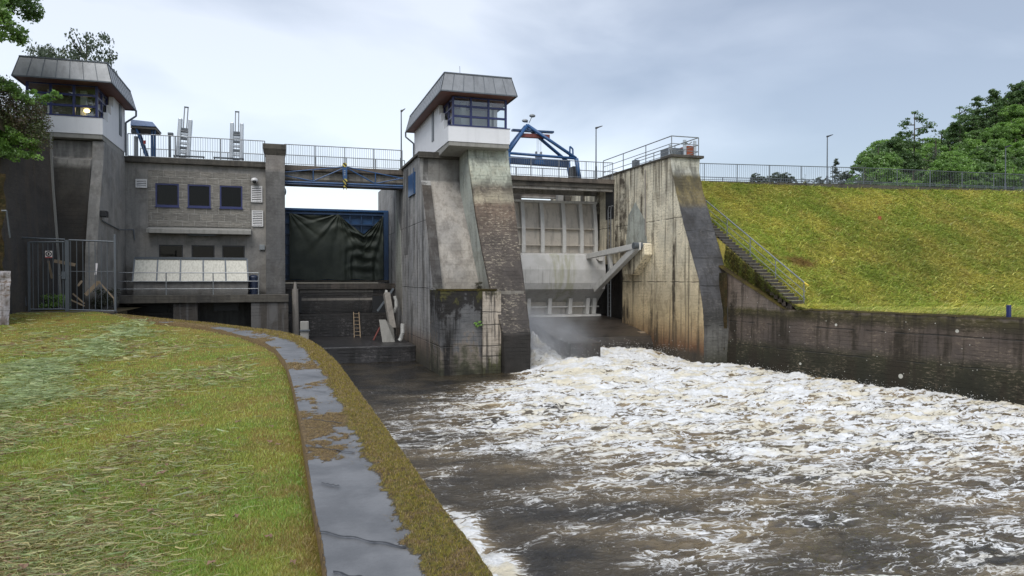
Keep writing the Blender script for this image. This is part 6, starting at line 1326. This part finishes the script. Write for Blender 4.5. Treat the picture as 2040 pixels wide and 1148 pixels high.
for row, dep in enumerate((82, 88, 95, 103, 112, 122)):
    px = 1728 + 18 * (row % 2)
    while px < 2330:
        sky_ = skyline(px); py = sky_ + (372 - sky_) * (0.80 - 0.155 * row) + random.uniform(-7, 9) + (9 if row == 5 else 0)
        if px > 2060 and row in (0, 1, 2, 4): px += 60; continue
        uu = (px - 1020) / F; x = dep * (math.sin(TH) + uu * math.cos(TH)); y = dep * (math.cos(TH) - uu * math.sin(TH)); zt = (HOR - py) / F * dep
        H = min(random.uniform(9.0, 12.5), max(zt - 5.6, 4.0)); pl_ = random.choice(['bright', 'mid', 'mid', 'bright', 'dark']); 
        if abs(px - 1890) < 26 and row == 0: px += 40; continue
        kd = 'broad' if random.random() < 0.84 else 'fir'
        tree(kd, pl_ if kd == 'broad' else 'dark', x, y, zt - H, H, {'bright': 'bright green broadleaf tree packed among others on the wooded hill', 'mid': 'mid green broadleaf tree packed among others on the wooded hill', 'dark': 'dark green broadleaf tree packed among others on the wooded hill'}[pl_] if kd == 'broad' else 'dark conifer packed among broadleaf trees on the wooded hill', group='trees on the wooded hill', wide=random.uniform(1.0, 1.3))
        px += random.uniform(34, 50)
for px, py, dep, kd, pl_, lb_ in [(1508, 342, 150, 'broad', 'grey', 'small far tree behind the railing, leftmost of the distant ones'), (1540, 340, 150, 'broad', 'grey', 'far bushy tree seen through the railing, left of a pair'), (1565, 341, 152, 'broad', 'grey', 'far bushy tree seen through the railing, right of a pair'), (1603, 347, 155, 'birch', 'grey', 'thin far tree behind the railing in a gap of sky'), (1634, 348, 155, 'broad', 'grey', 'small far tree just left of the crest street lamp'), (1664, 316, 140, 'fir', 'grey', 'pointed far conifer just right of the crest street lamp'), (1684, 338, 145, 'broad', 'grey', 'pale far tree between the pointed conifer and the hill')]:
    uu = (px - 1020) / F; x = dep * (math.sin(TH) + uu * math.cos(TH)); y = dep * (math.cos(TH) - uu * math.sin(TH)); zt = (HOR - py) / F * dep; H = max(zt - 16.5, 4.5) if kd != 'fir' else 8; tree(kd, pl_, x, y, zt - H, H, lb_)
# trees at the upper left
tree('broad', 'bright', -11.9, 32.0, 4.8, 9.2, 'bright green broadleaf tree at the left picture edge above the dark wall', rz=2.1, n_mul=2.2, wide=0.95)
tree('broad', 'mid', -12.3, 34.2, 6.2, 10.2, 'large green tree reaching in at the upper left edge of the picture', rz=0.4, n_mul=2.4, wide=0.85)
tree('broad', 'grey', xat(104, 62), 62, 6.5, zat(105, 84, 62) - 5.9, 'left of two thin trees behind the left tower roof', wide=.6, n_mul=.26)
tree('broad', 'grey', xat(176, 62), 62, 6.5, zat(178, 66, 62) - 5.5, 'right of two thin trees behind the left tower roof, olive leaves', wide=.62, n_mul=.27)
# overgrown bank above the dark retaining wall
gx, gy = np.meshgrid(np.linspace(-24, -10.1, 40), np.linspace(29, 42, 36))
hz_ = 6.3 + 1.5 * sm(-10.0, -12.5, gx) + 0.25 * fbm(gx * 0.8, gy * 0.8, 3); hz_ = np.where((gx > -11.4) & (gy > 37.6), 5.0, hz_); hz_[:, -1] = 5.6
hz_ = np.minimum(hz_, np.where(gy > 37.2, 6.2, 9)); 
npmesh('bank', np.stack([gx, gy, hz_], -1).reshape(-1, 3), grid_faces(36, 40), M['earth'], loc=(-15, 35, 6), smooth=True, kind='structure')
MB().box(-30, -10.9, 28, 43, -2, 5.9).build('bank_core', M['earth'], None, kind='structure')
def region(pxr, pyr, n, Y, sy, f=None):
    out_ = []
    while len(out_) < n:
        a, b_ = random.uniform(*pxr), random.uniform(*pyr)
        if f is None or f(a, b_): out_.append(P(a, b_, Y=Y + random.gauss(0, sy)))
    return np.array(out_)
bs = empty('shrub', P(45, 250, Y=33.5), 'dry brown hanging shrub with green growth on the bank above the dark wall', 'shrub')
cen = region((-60, 98), (160, 292), 330, 33.2, 0.4, lambda a, b_: b_ > 162 + max(0, a) ** 1.25 * 0.24 and b_ < 292 - abs(a - 80) * .3 and (a < 92))
leafcloud('dry_foliage', cen, 60, np.full(len(cen), .34), 0.07, np.array([(0.12, 0.09, 0.055), (0.15, 0.11, 0.065), (0.10, 0.12, 0.04), (0.10, 0.14, 0.04)]), M['leaf'], bs, loc=tuple(cen.mean(0)), flat=1.1)
cen = region((-60, 80), (150, 205), 90, 33.2, 0.4, lambda a, b_: abs(b_ - (165 + max(0, a) ** 1.25 * 0.26)) < 9)
leafcloud('green_foliage', cen, 60, np.full(len(cen), .25), 0.08, PAL['bright'], M['leaf'], bs, loc=tuple(cen.mean(0)))
m = MB()
for i in range(26): a = Vector(P(random.uniform(-30, 80), random.uniform(190, 240), Y=33.4)); m.tube(a, a + Vector((random.uniform(-.1, .4), random.uniform(-.3, .1), random.uniform(-1.1, -.3))), 0.015, 0.005, 4)
m.build('stems', M['bark'], bs)
b2 = empty('shrub', P(35, 300, Y=32.8), 'fresh green leafy shrub hanging over the top of the dark wall', 'shrub')
cen = region((-40, 76), (254, 318), 120, 32.8, 0.4, lambda a, b_: b_ > 250 + a * .42 and b_ < 322 - a * .03); leafcloud('foliage', cen, 55, np.full(len(cen), .24), 0.085, PAL['bright'] * 1.25, M['leaf'], b2, loc=tuple(cen.mean(0)), flat=.5)
m = MB(); 
for i in range(8): m.tube(P(-20, 290, Y=33.2), P(random.uniform(10, 70), random.uniform(270, 315), Y=32.8), 0.02, 0.006, 5)
m.build('stems', M['bark'], b2)
b3 = empty('leafy_branch', P(60, 205, Y=34.2), 'leafy green branch reaching across the left tower windows', 'branch')
cen = np.array([P(a, b_, Y=34.3) for a, b_ in ((50, 190), (58, 184), (66, 182), (72, 190), (62, 198), (76, 200), (84, 196), (92, 192), (100, 190), (108, 188), (116, 192), (96, 200), (86, 206), (76, 212), (104, 198), (70, 207), (110, 184), (121, 194), (58, 208))])
leafcloud('foliage', cen, 34, np.full(len(cen), .15), 0.11, PAL['bright'] * 1.2, M['leaf'], b3, loc=tuple(cen.mean(0)), flat=.5); MB().path([P(30, 215, Y=34.2), P(70, 200, Y=34.3), P(118, 191, Y=34.3)], 0.015, 5).build('stem', M['bark'], b3)
# bushes behind the entrance gate, weeds
bq = empty('bush', P(115, 595, Y=36.6), 'low bright grass clump inside the entrance gate', 'bush')
cen = region((64, 136), (590, 610), 40, 36.2, .3); leafcloud('foliage', cen, 50, np.full(len(cen), .2), 0.07, PAL['bright'], M['leaf'], bq, loc=tuple(cen.mean(0)), flat=.6)
bq = empty('bush', P(190, 600, Y=37.2), 'dark low bush behind the fence panel', 'bush')
cen = region((176, 232), (575, 612), 40, 37.0, .3); leafcloud('foliage', cen, 50, np.full(len(cen), .25), 0.07, np.array([(0.03, 0.03, 0.012), (0.02, 0.028, 0.01)]), M['leaf'], bq, loc=tuple(cen.mean(0)), flat=.6)
cen = np.array([P(a, b_, Y=32.98) for a, b_ in ((948, 645), (955, 642), (951, 650), (958, 648))]); leafcloud('leaves', cen, 22, np.full(4, .10), 0.09, PAL['bright'] * 1.3, M['leaf'], pl, loc=tuple(cen.mean(0)))
wd_ = empty('weed_tuft', P(951, 575, Y=34.4), 'dry weed tuft growing on the mossy ledge of the middle pier', 'weed'); cen = region((944, 958), (562, 577), 12, 34.3, .05); leafcloud('leaves', cen, 40, np.full(12, .12), 0.05, np.array([(0.05, 0.045, 0.02)]), M['leaf'], wd_, loc=tuple(cen.mean(0)))
# mossy rock face and rubble at the far left edge
rk = MB(); rr = np.random.default_rng(5)
cen = np.array([P(-30, 480, Y=28.5)]); V, nU, nV = [], 40, 40
uu, vv_ = np.meshgrid(np.linspace(-13.5, xat(9, 29.5), nU), np.linspace(-1.9, 3.7, nV)); yo_ = 29.5 + 0.25 * fbm(uu * 2, vv_ * 1.3, 4) + (vv_ + 1.9) * 0.05
npmesh('rock_face', np.stack([uu + 0.12 * fbm(vv_ * 1.3, uu * 2, 3) - .05, yo_, vv_], -1).reshape(-1, 3), grid_faces(nV, nU), M['rock'], loc=(-11, 29.5, -1.9), smooth=True, label='mossy brown rock face at the far left edge beside the dark wall', cat='rock')
V_ = []; a0, b0 = P(-30, 650, Y=29.1), P(15, 540, Y=29.1)
uu, vv_ = np.meshgrid(np.linspace(a0[0], b0[0] + .02, 30), np.linspace(-1.9, b0[2], 40))
npmesh('rubble_slab', np.stack([uu, 29.1 + 0.10 * fbm(uu * 4, vv_ * 3, 4) + 0.12 * (vv_ + 1.9), vv_], -1).reshape(-1, 3), grid_faces(40, 30), concrete('pale_rubble', [(0, (0.25, 0.245, 0.26)), (-2, (0.22, 0.21, 0.22))], (0.05, 0.03, 0.015), 0.9, speck=(0.10, 0.06, 0.03), pa=0.9, off=50), loc=(a0[0], 29.1, -1.9), smooth=True, label='pale broken slab with brown leaves at the far left edge below the rock face', cat='slab')
MB().path([P(3, 420, Y=29.2), P(13, 420, Y=29.2), P(20, 474, Y=29.4)], 0.03).build('handrail', M['galvdk'], None, 'bent grey handrail end at the left picture edge above the gate', 'handrail')
# small things on the right
yb2 = 19.9; xb2 = wallx(yb2) + 0.35
bp2 = empty('marker_post', (xb2, yb2, -1.45), 'short dark blue post standing on the river wall at the right', 'post'); dpt = yb2 * math.cos(TH) + xb2 * math.sin(TH)
MB().box(xb2 - .06, xb2 + .06, yb2 - .06, yb2 + .06, -1.45, -(608 - HOR) / F * dpt).build('post', M['navy'], bp2, bevel=0.01)
om = MB().box(0, .2, 0, .08, 0, .25); a = P(1751, 406, Y=36.5); om.v = [(x + a[0], y + a[1], z + slz(a[0], a[1])) for x, y, z in om.v]; om.build('marker_plate', M['orange'], None, 'small rusty orange plate standing in the upper slope grass', 'plate')
a = P(1688, 361, Z=6.9); MB().tube((a[0], a[1] + 3, 6.57), (a[0], a[1] + 3, 7.0), 0.12, 0.04, 10).build('traffic_cone', M['orange'], None, 'tiny orange cone on the crest road behind the railing', 'cone')
